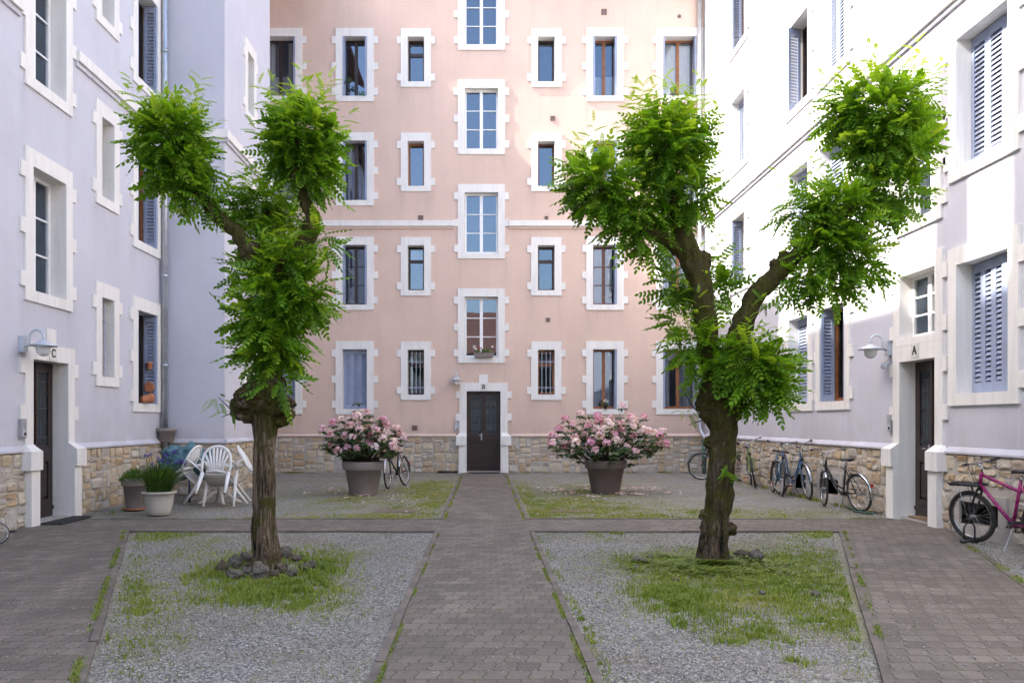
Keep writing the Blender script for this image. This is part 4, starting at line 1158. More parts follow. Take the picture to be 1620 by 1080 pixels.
YR = 8.48; sR = F/YR
rt_ = thing('locust_tree', 'right pollarded locust tree, dark mossy trunk forking low into two limbs', 'tree', px_ground(1130, 890))
tm = MB()
limb(tm, [(1127, 925, 46, 0), (1127, 905, 39, 0), (1128, 886, 32, 0), (1131, 855, 26, 0), (1134, 820, 23.5, 0), (1139, 780, 24, 0), (1143, 730, 24.5, 0), (1143, 690, 26, 0), (1140, 655, 31, 0), (1138, 620, 33, 0), (1138, 590, 26, 0)], sR, YR, 30, .025, .22)
limb(tm, [(1135, 620, 24, 0), (1124, 575, 21, 0), (1119, 530, 21, 0), (1115, 490, 22, 0), (1108, 450, 22, 0), (1096, 412, 23, 0), (1084, 385, 18, 0), (1074, 350, 16, 0), (1066, 315, 13.5, 0), (1060, 280, 13, 0), (1054, 250, 17, 0), (1050, 232, 10, 0)], sR, YR, 22)
limb(tm, [(1100, 418, 16, 0), (1072, 395, 13, 0), (1045, 377, 11, -.03), (1015, 362, 10, -.05), (985, 340, 10, -.05), (962, 315, 9, -.05), (950, 295, 11, -.05)], sR, YR)
limb(tm, [(1112, 440, 14, .04), (1118, 415, 12, .08), (1122, 398, 8, .1)], sR, YR)
limb(tm, [(1142, 620, 24, 0), (1158, 575, 20, 0), (1166, 540, 20, 0), (1180, 500, 20, 0), (1197, 465, 19.5, 0), (1222, 440, 17, 0), (1250, 412, 16, 0), (1280, 385, 14, -.02), (1315, 355, 12, -.05), (1350, 320, 12, -.05), (1372, 300, 11, -.05), (1385, 270, 11, -.05), (1390, 235, 15, -.05), (1392, 215, 9, -.05)], sR, YR, 22)
for q in ((1120, 640, 18), (1128, 622, 22), (1158, 640, 20), (1118, 655, 12), (1150, 660, 18), (1124, 700, 10), (1118, 834, 10), (1117, 815, 9), (1116, 845, 8), (1157, 836, 9), (1126, 775, 9), (1108, 895, 15), (1150, 893, 14), (1128, 899, 14), (1140, 900, 11), (1224, 420, 9), (1242, 406, 9), (1112, 412, 14), (1390, 225, 16), (1052, 245, 15), (1108, 898, 12), (1146, 897, 12)):
    knob(tm, *q, sR, YR, random.uniform(-.06, .04), 1.1, .45)
finish_trunk(tm, rt_, 'bark_dark')
CR = [(948, 302, 54, 54, -.05, 250, 8), (990, 345, 42, 36, -.05, 110, 0), (925, 280, 34, 34, .0, 70, 5), (1018, 318, 40, 46, .05, 110, 3), (1030, 385, 34, 18, 0, 45, 0),
      (1052, 242, 66, 66, 0, 320, 10), (1045, 205, 52, 40, .05, 120, 9), (1088, 305, 42, 52, .0, 140, 3), (1095, 220, 30, 50, .05, 70, 5), (1060, 335, 30, 34, .15, 60, 0),
      (1392, 185, 84, 62, -.05, 390, 12), (1400, 235, 76, 62, -.08, 300, 2), (1410, 305, 50, 54, -.05, 190, 0), (1345, 175, 40, 40, .05, 90, 7), (1436, 165, 32, 38, 0, 70, 6),
      (1330, 338, 64, 46, -.08, 250, 5), (1308, 392, 54, 40, -.06, 180, 1), (1345, 415, 48, 44, -.05, 150, 0), (1270, 445, 40, 26, -.05, 70, 0), (1310, 455, 50, 22, -.03, 60, 0), (1275, 330, 36, 32, .05, 70, 4), (1205, 478, 18, 14, -.15, 12, 0),
      (1150, 415, 26, 34, .5, 60, 3), (1155, 455, 24, 30, .5, 50, 0), (1075, 445, 30, 34, .25, 60, 2), (1098, 470, 22, 20, .2, 30, 0),
      (1184, 592, 54, 44, -.15, 230, 2), (1172, 566, 40, 28, -.2, 90, 4), (1200, 622, 38, 26, -.16, 90, 0), (1212, 575, 30, 36, -.1, 75, 3), (1096, 548, 34, 30, -.05, 75, 2), (1118, 578, 28, 20, -.15, 44, 0), (1080, 510, 28, 18, .05, 30, 1),
      (1090, 652, 22, 22, 0, 9, 0), (1100, 612, 16, 16, 0, 7, 0), (1146, 740, 8, 34, -.20, 9, 0), (1160, 758, 8, 8, -.18, 4, 0)]
make_crown('crown', CR, rt_, sR, YR, None, 5)
tw = MB()
for pts in ([(1114, 665), (1098, 645), (1085, 625), (1078, 608)], [(1112, 664), (1100, 668), (1090, 672)]):
    tw.tube([px_world(x, y, YR) for x, y in pts], [.007, .006, .004, .002][:len(pts)], 6)
tw.build('twig', M['twig'], rt_, keep=True)
tw = MB()
for pts in ([(372, 655), (358, 640), (345, 628)], [(372, 655), (362, 655), (350, 660)]):
    tw.tube([px_world(x, y, YL) for x, y in pts], [.007, .006, .003], 6)
tw.build('twig', M['twig'], lt, keep=True)

# ------------------------------------------------------------------ stones round the trees
def stone(px, py, wpx, hpx, label, group=None, deep=1.0, sharp=.5):
    wpx *= .88; hpx *= .84
    c = px_ground(px, py + 0); s = F/c.y
    m = MB(); r_ = wpx/2/s; h = hpx/s
    m.ball((0, 0, h*.34), r_, r_*.8*deep, h*.56, 16, 11, sharp, 1.7)
    for i, v in enumerate(m.v):
        q = Vector(v); d = .10*r_*(noise.cell(q*14/(.2+r_*5) + Vector((px,0,0)))-.5); m.v[i] = (v[0]+d, v[1]-d, max(-.02, v[2]+d))
    o = m.build('stone', M['rock'], None, False); o.location = c; o.rotation_euler = (0, 0, random.random()*6)
    tag(o, label, 'stone', group); return o
GS = 'stones ringing the left tree'
for q in ((352, 903, 24, 22, 'brown stone at the far left of the ring round the left tree'), (372, 897, 30, 26, 'broad pale slab leaning at the left of the left trunk'), (369, 913, 30, 18, 'dark mossy stone at the front left of the left tree'),
          (389, 890, 26, 24, 'ochre stone half behind the left side of the left trunk'), (388, 909, 22, 18, 'small dark stone between the slab and the pointed stone'), (411, 913, 32, 30, 'grey pointed stone leaning on the front of the left trunk'),
          (433, 912, 22, 16, 'low grey stone in front of the left trunk'), (447, 906, 20, 22, 'mossy stone touching the right side of the left trunk'), (463, 909, 22, 14, 'flat grey stone right of the left trunk'),
          (482, 903, 26, 18, 'rust brown stone at the right end of the ring'), (452, 880, 24, 22, 'pale triangular stone behind the right side of the left trunk'), (470, 885, 28, 12, 'dark flat stone behind the ring on the right'), (494, 896, 20, 14, 'brown rounded stone farthest right by the left tree')):
    stone(*q, GS)
GS = 'loose stones by the right tree'
for q in ((1012, 890, 28, 14, 'pale rounded boulder left of the right tree'), (1028, 884, 14, 9, 'small brown stone beside the pale boulder'), (1006, 898, 18, 7, 'low pale stone in front of the boulder'), (1196, 886, 30, 26, 'upright grey block right of the right trunk'), (1176, 880, 36, 13, 'dark flat stone behind the upright grey block'),
          (1290, 941, 20, 10, 'single tan stone lying in the grass at the right'), (1068, 918, 18, 6, 'flat brownish stone sunk in the ground cover'), (1206, 938, 14, 7, 'small grey pebble stone in the middle of the right plot')):
    stone(*q, GS, sharp=.3)
# ================================================================== pots and plants
def pot(name, label, px, py, rt, rb, h, mat, rim=.12, loc=None):
    c = loc or px_ground(px, py); o = thing(name, label, 'planter', c, (0,0,0), 'planters')
    m = MB(); rm = rt + .012
    rr = lambda z: rb + (rt-rb)*z/h
    m.lathe([(rb*.98, 0), (rb, .01), (rr(h-rim), h-rim), (rm*.985, h-rim+.004), (rm, h-rim+.015), (rm+.01, h-.01), (rm+.004, h), (rm-.022, h), (rm-.03, h-.05), (rm-.035, h-.10)], (0,0,0), 40)
    m.build('body', mat, o, True)
    s = MB(); s.ball((0, 0, h-.10), rm-.035, rm-.035, .03, 24, 8, .2, 8); s.build('soil', M['soil'], o, True)
    return o, c

def flower_head(r, nf=13, R_=.062):
    """one domed truss: nf funnel flowers of five petals; each petal a folded hexagon"""
    V = []
    for k in range(nf):
        z = 1 - 1.25*(k+.5)/nf; a = k*2.4; q = np.array([math.cos(a)*math.sqrt(max(0,1-z*z)), math.sin(a)*math.sqrt(max(0,1-z*z)), z])
        q = q + r.normal(size=3)*.30; q /= np.linalg.norm(q); c = q*R_*(.55+.6*r.random())
        t = np.cross(q, [.3,.2,.9]); t /= np.linalg.norm(t); b = np.cross(q, t)
        for p in range(5):
            an = p*1.2566 + k; e = t*math.cos(an) + b*math.sin(an); f = np.cross(q, e); L = R_*(.46+.26*r.random())
            for (u, v, w_) in ((.05,-.08,0),(.45,-.36,.30),(.92,-.34,.40),(1.08,0,.36),(.92,.34,.40),(.45,.36,.30)):
                V.append(c + e*u*L*.8 + f*v*L + q*(w_*L*1.0))
    nn = nf*5
    return np.array(V), [tuple(range(6*i, 6*i+6)) for i in range(nn)]

def rhododendron(label, base, rx, ry, h, seed, gaps):
    """branching bush: stems from the pot, whorls of long leaves, trusses of pink blossom at the branch ends"""
    r = np.random.default_rng(seed); o = thing('rhododendron', label, 'flowering shrub', base, (0,0,0), 'rhododendrons in big pots')
    st = MB(); ends = []
    n = 92 if rx > 1 else 78
    for k in range(n):
        a = k*2.39996; f = math.sqrt((k+.5)/n); th = f*1.36
        q = np.array([math.sin(th)*math.cos(a)*rx, math.sin(th)*math.sin(a)*ry, math.cos(th)*h*(.93+.12*r.random()) + .10])
        q = q*(.88+.12*r.random())*(1+.34*noise.noise(Vector(q/h*2.6+seed))); q[2] = max(q[2], -.05)
        if k % 3 == 2: q = q*(.60+.28*r.random())
        ends.append(q)
        m0 = np.array([q[0]*.12, q[1]*.12, 0]); mid = np.array([q[0]*.48, q[1]*.48, q[2]*.34+.02])
        P = []
        for i in range(8):
            t = i/7; P.append((1-t)**2*m0 + 2*t*(1-t)*mid + t*t*q + r.normal(size=3)*.008*(0 < i < 7))
        st.tube([(p[0], p[1], p[2]-.05 if i == 0 else p[2]) for i, p in enumerate(P)], [.012-.0011*i*1.2 for i in range(8)], 6)
    st.build('stem', M['twig'], o, True)
    lv = np.array([(0,0,0),(.25,-.13,.02),(.6,-.17,.02),(1,0,-.06),(.6,.17,.02),(.25,.13,.02)])
    P, Dr, U, S, T = [], [], [], [], []
    for q in ends:
        for w_ in range(2 if r.random() < .5 else 3):
            pos = q*(1-.11*w_) - np.array([0,0,.03*w_]) + r.normal(size=3)*.02*w_
            for i in range(9):
                a = i*.698 + w_*.4 + r.random()*.4; od = q/np.linalg.norm(q)
                dd = np.array([math.cos(a), math.sin(a), -.25-.6*r.random()]) + od*.25
                P.append(pos - np.array([0,0,.02])); Dr.append(dd); U.append(np.array([0,0,.7]) + od*.7 + r.normal(size=3)*.3); S.append((.10+.05*r.random())); T.append(r.random()*.75)
    Fm = frames(np.array(Dr), np.array(U))
    V = np.einsum('nij,vj->nvi', Fm, lv)*np.array(S)[:,None,None]*1.08 + np.array(P)[:,None,:]
    np_mesh('foliage', V, [(0,1,2,3),(0,3,4,5)], 6, M['rleaf'], o, True, np.array(T))
    B = []; Tt = []
    for i, q in enumerate(ends):
        if r.random() < gaps: continue
        hv, fc = flower_head(r, 16, .060+.020*r.random())
        od = q/np.linalg.norm(q); od = od*.7 + np.array([0,-.15,.6]); od /= np.linalg.norm(od)
        Fr = frames(np.array([np.cross(od, [.1,.9,.2])]), od[None])[0]; Fr = np.stack([Fr[:,0], Fr[:,1], od], 1)
        B.append((hv @ Fr.T) + q + od*.03); base_t = r.random()**.8
        Tt.append(np.repeat(np.clip(base_t + .5*(r.random(16)-.5), 0, 1), 5))
    Bv = np.concatenate(B).reshape(-1, 6, 3)
    np_mesh('blossom', Bv, [(0,1,2,3),(0,3,4,5)], 6, M['bloom'], o, False, np.concatenate(Tt))
    return o

def at(c, z): return Vector((c.x, c.y, z))
p1, c1 = pot('flower_pot', 'large taupe pot holding the narrower rhododendron, left of the path', 575, 781, .40, .275, .66, M['pot_taupe'], .17)
rhododendron('compact rhododendron with pale pink blossom in the pot left of the path', at(c1, .58), .80, .65, 1.02, 4, .22)
p2, c2 = pot('flower_pot', 'large dark brown pot holding the wide rhododendron, right of the path', 958, 779, .41, .285, .67, M['pot_brown'], .17)
rhododendron('wide spreading rhododendron with pink blossom in the pot right of the path', at(c2, .59), 1.24, .78, .98, 9, .22)
# fallen petals
r = np.random.default_rng(31); pp_ = []
for (cx, cy, n, sx, sy) in ((885, 776, 40, 18, 4), (905, 780, 16, 12, 3), (925, 768, 26, 22, 2.5), (935, 785, 18, 10, 2), (980, 781, 40, 10, 2), (1000, 773, 26, 14, 3), (1012, 783, 30, 10, 2), (1030, 774, 24, 16, 3), (1055, 780, 8, 5, 2), (865, 777, 8, 6, 2), (950, 778, 40, 90, 12), (520, 775, 14, 12, 3), (535, 781, 8, 10, 2), (487, 780, 6, 6, 2), (545, 787, 5, 6, 2), (578, 784, 16, 10, 2), (618, 778, 10, 10, 3), (628, 784, 8, 12, 3), (600, 788, 20, 60, 14)):
    for k in range(n):
        c = px_ground(cx + r.normal()*sx*.6, cy + r.normal()*sy*.6)
        if not in_plot(c.x, c.y): continue
        pp_.append((c.x, c.y, .012+.012*r.random(), r.random()*6.28, .018+.020*r.random()))
q = np.array(pp_); n = len(q)
hx = np.array([(-1,-.3,0),(-.4,-.8,.25),(.7,-.6,.35),(1.1,.1,.1),(.5,.8,.3),(-.6,.6,.2)])
X = hx[None,:,0]*np.cos(q[:,3:4]) - hx[None,:,1]*np.sin(q[:,3:4]); Yv = hx[None,:,0]*np.sin(q[:,3:4]) + hx[None,:,1]*np.cos(q[:,3:4])
V = np.stack([X*q[:,4:5]+q[:,0:1], Yv*q[:,4:5]+q[:,1:2], hx[None,:,2]*q[:,4:5]*(.5+r.random((n,1)))+q[:,2:3]], 2)
o = np_mesh('fallen_petals', V, [(0,1,2,3),(0,3,4,5)], 6, M['bloom'], None, False, .35+.65*r.random(n)); tag(o, 'pale pink petals fallen on the gravel round the pots', 'petals', kind='stuff')

# ---- the two pots by the left wall
p3, c3 = pot('flower_pot', 'tall narrow taupe pot with a bushy herb against the left stone wall', 212, 806, .185, .125, .52, M['pot_taupe'], .125)
m = MB(); m.lathe([(.13, 0), (.165, .005), (.175, .035), (.16, .035), (.15, .012)], (0,0,.0), 28); m.build('saucer', M['terracotta'], p3, True)
ob = thing('herb_plant', 'low bushy green herb in the tall narrow pot', 'plant', at(c3, .44)); n = 1500
a = r.random(n)*6.28; rr_ = np.sqrt(r.random(n))*.19; z = (.02+.20*(1-(rr_/.21)**2)*r.random(n)**.6)
P = np.stack([np.cos(a)*rr_*1.1, np.sin(a)*rr_*1.1, z], 1); Dr = P*np.array([1,1,.9]) + r.normal(size=(n,3))*.08 + np.array([0,0,.06])
V = np.einsum('nij,vj->nvi', frames(Dr, np.tile([0,0,1.],(n,1))+r.normal(size=(n,3))*.4), np.array([(0,0,0),(.4,-.12,.02),(1,0,0),(.4,.12,.02)]))*(.035+.035*r.random((n,1,1))) + P[:,None,:]
np_mesh('foliage', V, [(0,1,2,3)], 4, M['herb'], ob, False, r.random(n))
p4 = thing('flower_pot', 'round cream pot with a wide lip and blue flowers by the cross path', 'planter', px_ground(251.5, 814), (0,0,0), 'planters'); c4 = p4.location.copy()
m = MB(); m.lathe([(.145, 0), (.155, .005), (.185, .08), (.212, .2), (.222, .285), (.226, .29), (.228, .33), (.262, .335), (.268, .352), (.262, .37), (.235, .372), (.215, .355), (.205, .30)], (0,0,0), 44); m.build('body', M['pot_cream'], p4, True)
m = MB(); m.ball((0,0,.31), .21, .21, .025, 22, 8, .2, 8); m.build('soil', M['soil'], p4, True)
ob = thing('cornflower_plant', 'tall grassy plant with violet blue flowers in the cream pot', 'plant', at(c4, .32)); n = 620
a = r.random(n)*6.28; rr_ = np.sqrt(r.random(n))*.17; hh = .28+.34*r.random(n); ln = (.10+.38*r.random(n)**1.5)*(.5+rr_/.17)
b0 = np.stack([np.cos(a)*rr_, np.sin(a)*rr_, np.zeros(n)], 1); dr = np.stack([np.cos(a+.4*r.normal(size=n)), np.sin(a+.4*r.normal(size=n)), np.zeros(n)], 1); dr[:,0] += .25
sd = np.stack([-dr[:,1], dr[:,0], np.zeros(n)], 1)*(.0045+.004*r.random((n,1)))
def pl(t): return b0 + dr*(ln*t**1.8)[:,None]*.8 + np.array([0,0,1.])*(hh*(t-.28*t**3*(ln*2.2)))[:,None]
V = np.stack([pl(0*hh)-sd, pl(0*hh)+sd, pl(0*hh+.4)+sd, pl(0*hh+.4)-sd, pl(0*hh+.75)+sd*.8, pl(0*hh+.75)-sd*.8, pl(0*hh+1)], 1)
np_mesh('foliage', V, [(0,1,2,3),(3,2,4,5),(5,4,6)], 7, M['iris_leaf'], ob, True, r.random(n)*.8)
st = MB(); heads = []
for (fx, fy) in ((235, 721), (239, 719), (250, 725), (258, 729), (266, 732), (275, 715), (268, 719), (277, 731), (281, 732), (286, 733), (290, 731), (245, 741), (256, 741), (262, 721), (241, 735), (284, 729), (230, 721), (247, 745), (275, 743), (293, 734)):
    w_ = px_world(fx, fy, c4.y + random.uniform(-.12, .14)) - Vector((c4.x, c4.y, .32)); heads.append(w_)
    st.tube([(w_.x*.25, w_.y*.3, 0), (w_.x*.6, w_.y*.7, w_.z*.55), tuple(w_)], [.004, .0035, .003], 5)
st.build('stem', M['iris_leaf'], ob)
hv, fc = flower_head(r, 9, .026)
V = np.concatenate([(hv*(.8+.5*r.random()) + np.array(w_)).reshape(-1,6,3) for w_ in heads])
np_mesh('flower', V, [(0,1,2,3),(0,3,4,5)], 6, M['violet'], ob, False, r.random(len(V)))

# ---- small pots on sills and on the pipe
def little_pot(name, label, loc, rt, h, mat, lay=None):
    o = thing(name, label, 'planter', loc, lay or (0,0,0))
    m = MB(); m.lathe([(rt*.7, 0), (rt*.72, .004), (rt*.93, h*.72), (rt*1.04, h*.74), (rt*1.06, h), (rt*.94, h), (rt*.88, h*.7)], (0,0,0), 20); m.build('body', M[mat], o, True)
    m = MB(); m.ball((0,0,h*.78), rt*.9, rt*.9, .012, 14, 6); m.build('soil', M['soil'], o, True); return o
def sprigs(name, label, cat, loc, n, rad, h, mat, blooms=None, up=.5):
    o = thing(name, label, cat, loc)
    d = r.normal(size=(n,3)); d[:,2] = np.abs(d[:,2])*.8+up*.3; d /= np.linalg.norm(d, axis=1, keepdims=True); P = d*np.array([rad, rad*.6, h])*(.3+.7*r.random((n,1)))
    V = np.einsum('nij,vj->nvi', frames(d + r.normal(size=(n,3))*.5, np.tile([0,0,1.],(n,1))+r.normal(size=(n,3))*.3), np.array([(0,0,0),(.4,-.35,.05),(.9,-.3,0),(1.1,0,0),(.9,.3,0),(.4,.35,.05)]))*(.03+.025*r.random((n,1,1))) + P[:,None,:]
    np_mesh('foliage', V, [(0,1,2,3,4,5)], 6, M[mat], o, False, r.random(n)*.7)
    for (x, y, z, mt) in (blooms or []):
        hv, fc = flower_head(r, 8, .036); np_mesh('blossom', (hv + np.array([x, y, z])).reshape(-1,6,3), [(0,1,2,3),(0,3,4,5)], 6, mt, o, False, .8+.2*r.random(40))
    return o
zc = XL+.10
pw = little_pot('wall_pot', 'taupe pot clamped round the zinc downpipe in the left corner', (XL+.14, 16.11, 1.06), .19, .27, 'pot_taupe')
t = NT('red_petal'); M['redp'] = t.fin(t.bsdf((.42, .01, .012), .6)); t = NT('white_petal'); M['whitep'] = t.fin(t.bsdf((.78, .76, .70), .6))
zs = 5.03-1.742+.003
fx = (fu(751)+fu(780))/2
fbx = thing('window_box', 'taupe flower box on the sill of the lowest stair window', 'window box', (fx, YF-.10, zs))
m = MB(); mb2 = [(-.26,-.07,0),(.26,-.07,0),(.26,.07,0),(-.26,.07,0),(-.29,-.09,.13),(.29,-.09,.13),(.29,.09,.13),(-.29,.09,.13),(-.27,-.07,.13),(.27,-.07,.13),(.27,.07,.13),(-.27,.07,.13),(-.27,-.07,.09),(.27,-.07,.09),(.27,.07,.09),(-.27,.07,.09)]
m.add(mb2, [(3,2,1,0),(0,1,5,4),(1,2,6,5),(2,3,7,6),(3,0,4,7),(4,5,9,8),(5,6,10,9),(6,7,11,10),(7,4,8,11),(8,9,13,12),(9,10,14,13),(10,11,15,14),(11,8,12,15),(12,13,14,15)]); m.build('trough', M['pot_taupe'], fbx)
sprigs('geranium', 'geraniums with two white and one red flower in the taupe window box', 'plant', (fx, YF-.10, zs+.09), 130, .30, .15, 'herb', [(-.27, -.03, .20, M['whitep']), (-.10, -.04, .16, M['redp']), (.25, -.02, .20, M['whitep']), (-.24, .0, .15, M['whitep'])])
gx = fu(957); gp_ = little_pot('sill_pot', 'small black pot on the sill of the brown framed ground floor window', (gx, YF-.06, 1.823), .07, .11, 'black')
sprigs('sill_flower', 'little white flowering plant in the black sill pot', 'plant', (gx, YF-.06, 1.91), 60, .11, .10, 'herb', [(-.03, -.03, .12, M['whitep']), (.05, -.02, .10, M['whitep']), (.01, .02, .15, M['whitep'])])
# upper window plants
hx_ = fu(553)
sprigs('trailing_plant', 'trailing ivy hanging inside the upper dark framed window', 'plant', (fu(551), YF-.02, 7.79+1.9+1.42), 70, .11, .22, 'rleaf')
sprigs('trailing_plant', 'small green trailing plant at the right of the upper dark framed window', 'plant', (fu(573), YF-.03, 7.79+1.9+1.05), 50, .10, .15, 'herb')
# window sill of the left building: terracotta things on the shutter and sill
ly = 15.7
o = little_pot('wall_pot', 'small terracotta pot hanging on the blue shutter of the left ground floor window', (XL-.09, 15.86, 2.47), .062, .12, 'terracotta')
o = thing('terracotta_saucer', 'round terracotta saucer hung on the blue shutter above the sill', 'saucer', (XL-.09, 15.86, 2.12)); m = MB(); m.tube([(0,.012,0),(0,-.012,0),(0,-.02,0)], [.10,.10,.085], 24); m.build('dish', M['terracotta'], o)
o = little_pot('sill_pot', 'toppled terracotta pot lying on the left ground floor sill', (XL+.02, 15.25, 1.86), .085, .22, 'terracotta', (0, R(80), R(60)))
sprigs('sill_plant', 'low green plant behind the toppled terracotta pot', 'plant', (XL-.03, 15.55, 1.83), 60, .15, .13, 'rleaf')
o = thing('figurine', 'small pale stone figure on the sill of the barred left window', 'figurine', (XL-.10, 13.80, 2.21)); m = MB(); m.ball((0,0,.05), .05, .09, .05, 14, 9, .3); m.ball((0,-.07,.10), .03, .03, .05, 10, 8, .2); m.build('body', M['concrete'], o, True)

# ================================================================== garden furniture
tc = Vector((-4.70, 14.66, 0))
tb = thing('garden_table', 'round white plastic garden table between the tipped chairs', 'table', tc)
m = MB(); m.lathe([(.02,.655),(.41,.655),(.425,.662),(.43,.68),(.42,.695),(.40,.70),(.02,.70)], (0,0,0), 40, True); m.build('tabletop', M['plastic_dirty'], tb, False)
m = MB(); m.tube([(0,0,.655),(0,0,.12)], [.05,.055], 14); m.build('column', M['plastic_dirty'], tb, True)
for k in range(4):
    a = k*1.571+.5; d = Vector((math.cos(a), math.sin(a), 0)); m = MB()
    m.tube([d*.02+Vector((0,0,.22)), d*.12+Vector((0,0,.19)), d*.22+Vector((0,0,.09)), d*.34+Vector((0,0,.02)), d*.37+Vector((0,0,.018))], [.035,.033,.028,.022,.02], 8); m.build('leg', M['plastic_dirty'], tb, True)

def make_chair(label):
    t = thing('garden_chair', label, 'chair', (0,0,0), (0,0,0), 'white plastic chairs tipped against the table')
    def sheet(pts, th):                                        # bent sheet from rows of points
        m = MB(); nr, nc = len(pts), len(pts[0]); vs = [Vector(p) for row in pts for p in row]
        up = [v + Vector((0,0,0)) for v in vs]
        nrm = []
        for i in range(nr):
            for j in range(nc):
                a = Vector(pts[min(i+1,nr-1)][j]) - Vector(pts[max(i-1,0)][j]); b = Vector(pts[i][min(j+1,nc-1)]) - Vector(pts[i][max(j-1,0)]); nrm.append(a.cross(b).normalized())
        m.add(vs + [v + n_*th for v, n_ in zip(vs, nrm)], [(i*nc+j, i*nc+j+1, (i+1)*nc+j+1, (i+1)*nc+j) for i in range(nr-1) for j in range(nc-1)] + [(nr*nc+i*nc+j, nr*nc+(i+1)*nc+j, nr*nc+(i+1)*nc+j+1, nr*nc+i*nc+j+1) for i in range(nr-1) for j in range(nc-1)])
        B = [(i*nc, (i+1)*nc) for i in range(nr-1)] + [((i+1)*nc+nc-1, i*nc+nc-1) for i in range(nr-1)] + [(j+1, j) for j in range(nc-1)] + [((nr-1)*nc+j, (nr-1)*nc+j+1) for j in range(nc-1)]
        m.f += [(a, b, b+nr*nc, a+nr*nc) for a, b in B]; return m
    rows = []
    for i in range(7):
        x = -.44+.44*i/6; z = .415 - .03*math.sin(i/6*3.1) + .015*(i/6) - (.03 if i == 6 else 0)
        hw = .20+.035*i/6; rows.append([(x, y*hw, z - .014*math.cos(y*1.57)) for y in (-1,-.6,-.2,.2,.6,1)])
    sheet(rows, -.012).build('seat', M['plastic_dirty'], t, True)
    m = MB(); pts = []                                          # arched back frame
    bx = lambda z: -.43 - .24*(z-.42)
    for i in range(21):
        a = math.pi*i/20; y = -.235*math.cos(a); z = .60 + .27*math.sin(a)**.8
        pts.append((bx(z), y, z))
    pts = [(bx(.40), -.225, .40), (bx(.5), -.235, .50)] + pts + [(bx(.5), .235, .50), (bx(.40), .225, .40)]
    m.tube(pts, .024, 8, flat=.75); m.build('back_frame', M['plastic_white'], t, True)
    m = MB()
    m.tube([(bx(.43), -.16, .43), (bx(.455), 0, .455), (bx(.43), .16, .43)], [.035,.04,.035], 8, flat=.5)
    for k in range(7):
        y = (k-3)/3; zt = .60 + .26*math.sqrt(max(.05, 1-(y*.82)**2))*.99
        m.tube([(bx(.44), y*.105, .44), (bx(.60), y*.13, .60), (bx(zt), y*.20, zt)], [.021,.019,.020], 6, flat=.4)
    m.build('backrest', M['plastic_white'], t, True)
    for s in (-1, 1):
        m = MB(); m.tube([(.0, s*.255, 0), (-.02, s*.245, .25), (-.045, s*.235, .44), (-.06, s*.25, .60), (-.09, s*.255, .645)], [.022,.030,.034,.028,.022], 8, flat=.8); m.build('leg', M['plastic_white'], t, True)
        m = MB(); m.tube([(-.56, s*.235, 0), (-.50, s*.225, .22), (-.44, s*.215, .42)], [.022,.032,.036], 8, flat=.8); m.build('leg', M['plastic_white'], t, True)
        m = MB(); m.tube([(-.05, s*.255, .648), (-.18, s*.262, .662), (-.33, s*.255, .655), (bx(.62), s*.238, .63)], [.03,.034,.03,.026], 8, flat=.45); m.build('armrest', M['plastic_white'], t, True)
    return t
ch = make_chair('white plastic chair tipped forward, its slatted back towards the viewer, nearest the path')
ch.location = (-4.52, 14.03, .012); ch.rotation_euler = (0, R(29), R(93))
# order: tilt about the chair's own side axis, then turn
ch2 = dup(ch, 'white plastic chair tipped over the table from the left with its legs in the air', (-5.22, 14.62, .012), (0, R(41), R(-5)))
ch3 = dup(ch, 'white plastic chair tipped over the table from the right, half behind the left trunk', (-4.19, 14.72, .012), (0, R(43), R(190)))

# teal tarpaulin heap with a small blue scooter under it
o = thing('tarpaulin', 'crumpled teal tarpaulin bundle hanging over a child scooter in the left corner', 'tarpaulin', (-5.52, 15.35, 0))
m = MB(); m.ball((0,0,.70), .42, .34, .27, 72, 44, .0)
for i, v in enumerate(m.v):
    q = Vector(v); d = q - Vector((0,0,.70)); k = .92 + .25*noise.noise(q*4) + .50*abs(noise.noise(q*5+Vector((3,0,0)))) + .34*abs(noise.noise(q*11)) + .18*abs(noise.noise(q*23)); m.v[i] = tuple(Vector((0,0,.70)) + d*k)
m.build('sheet', M['teal'], o, True)
sc_ = thing('kick_scooter', 'small navy kick scooter with black wheels under the teal tarpaulin', 'scooter', (-5.38, 15.05, 0), (0,0,R(-70)))
for x in (-.28, .28):
    m = MB(); m.tube([(x+.085*math.cos(k*.3927), 0, .10+.085*math.sin(k*.3927)) for k in range(16)], .018, 8, True); wh = m.build('wheel', M['tyre'], sc_, True)
    m = MB(); m.tube([(x,-.012,.10),(x,.012,.10)], .065, 14); m.build('rim', M['steel'], wh)
m = MB(); m.box(-.26,.20,-.05,.05,.08,.10); m.build('deck', M['blue_metal'], sc_)
m = MB(); m.tube([(.28,0,.10),(.25,0,.22),(.17,0,.75)], .018, 8); m.tube([(.20,0,.10),(.25,0,.24)], .015, 8); m.build('stem', M['blue_metal'], sc_, True)
m = MB(); m.tube([(.17,-.18,.75),(.17,.18,.75)], .014, 8); m.build('handlebar', M['black'], sc_)

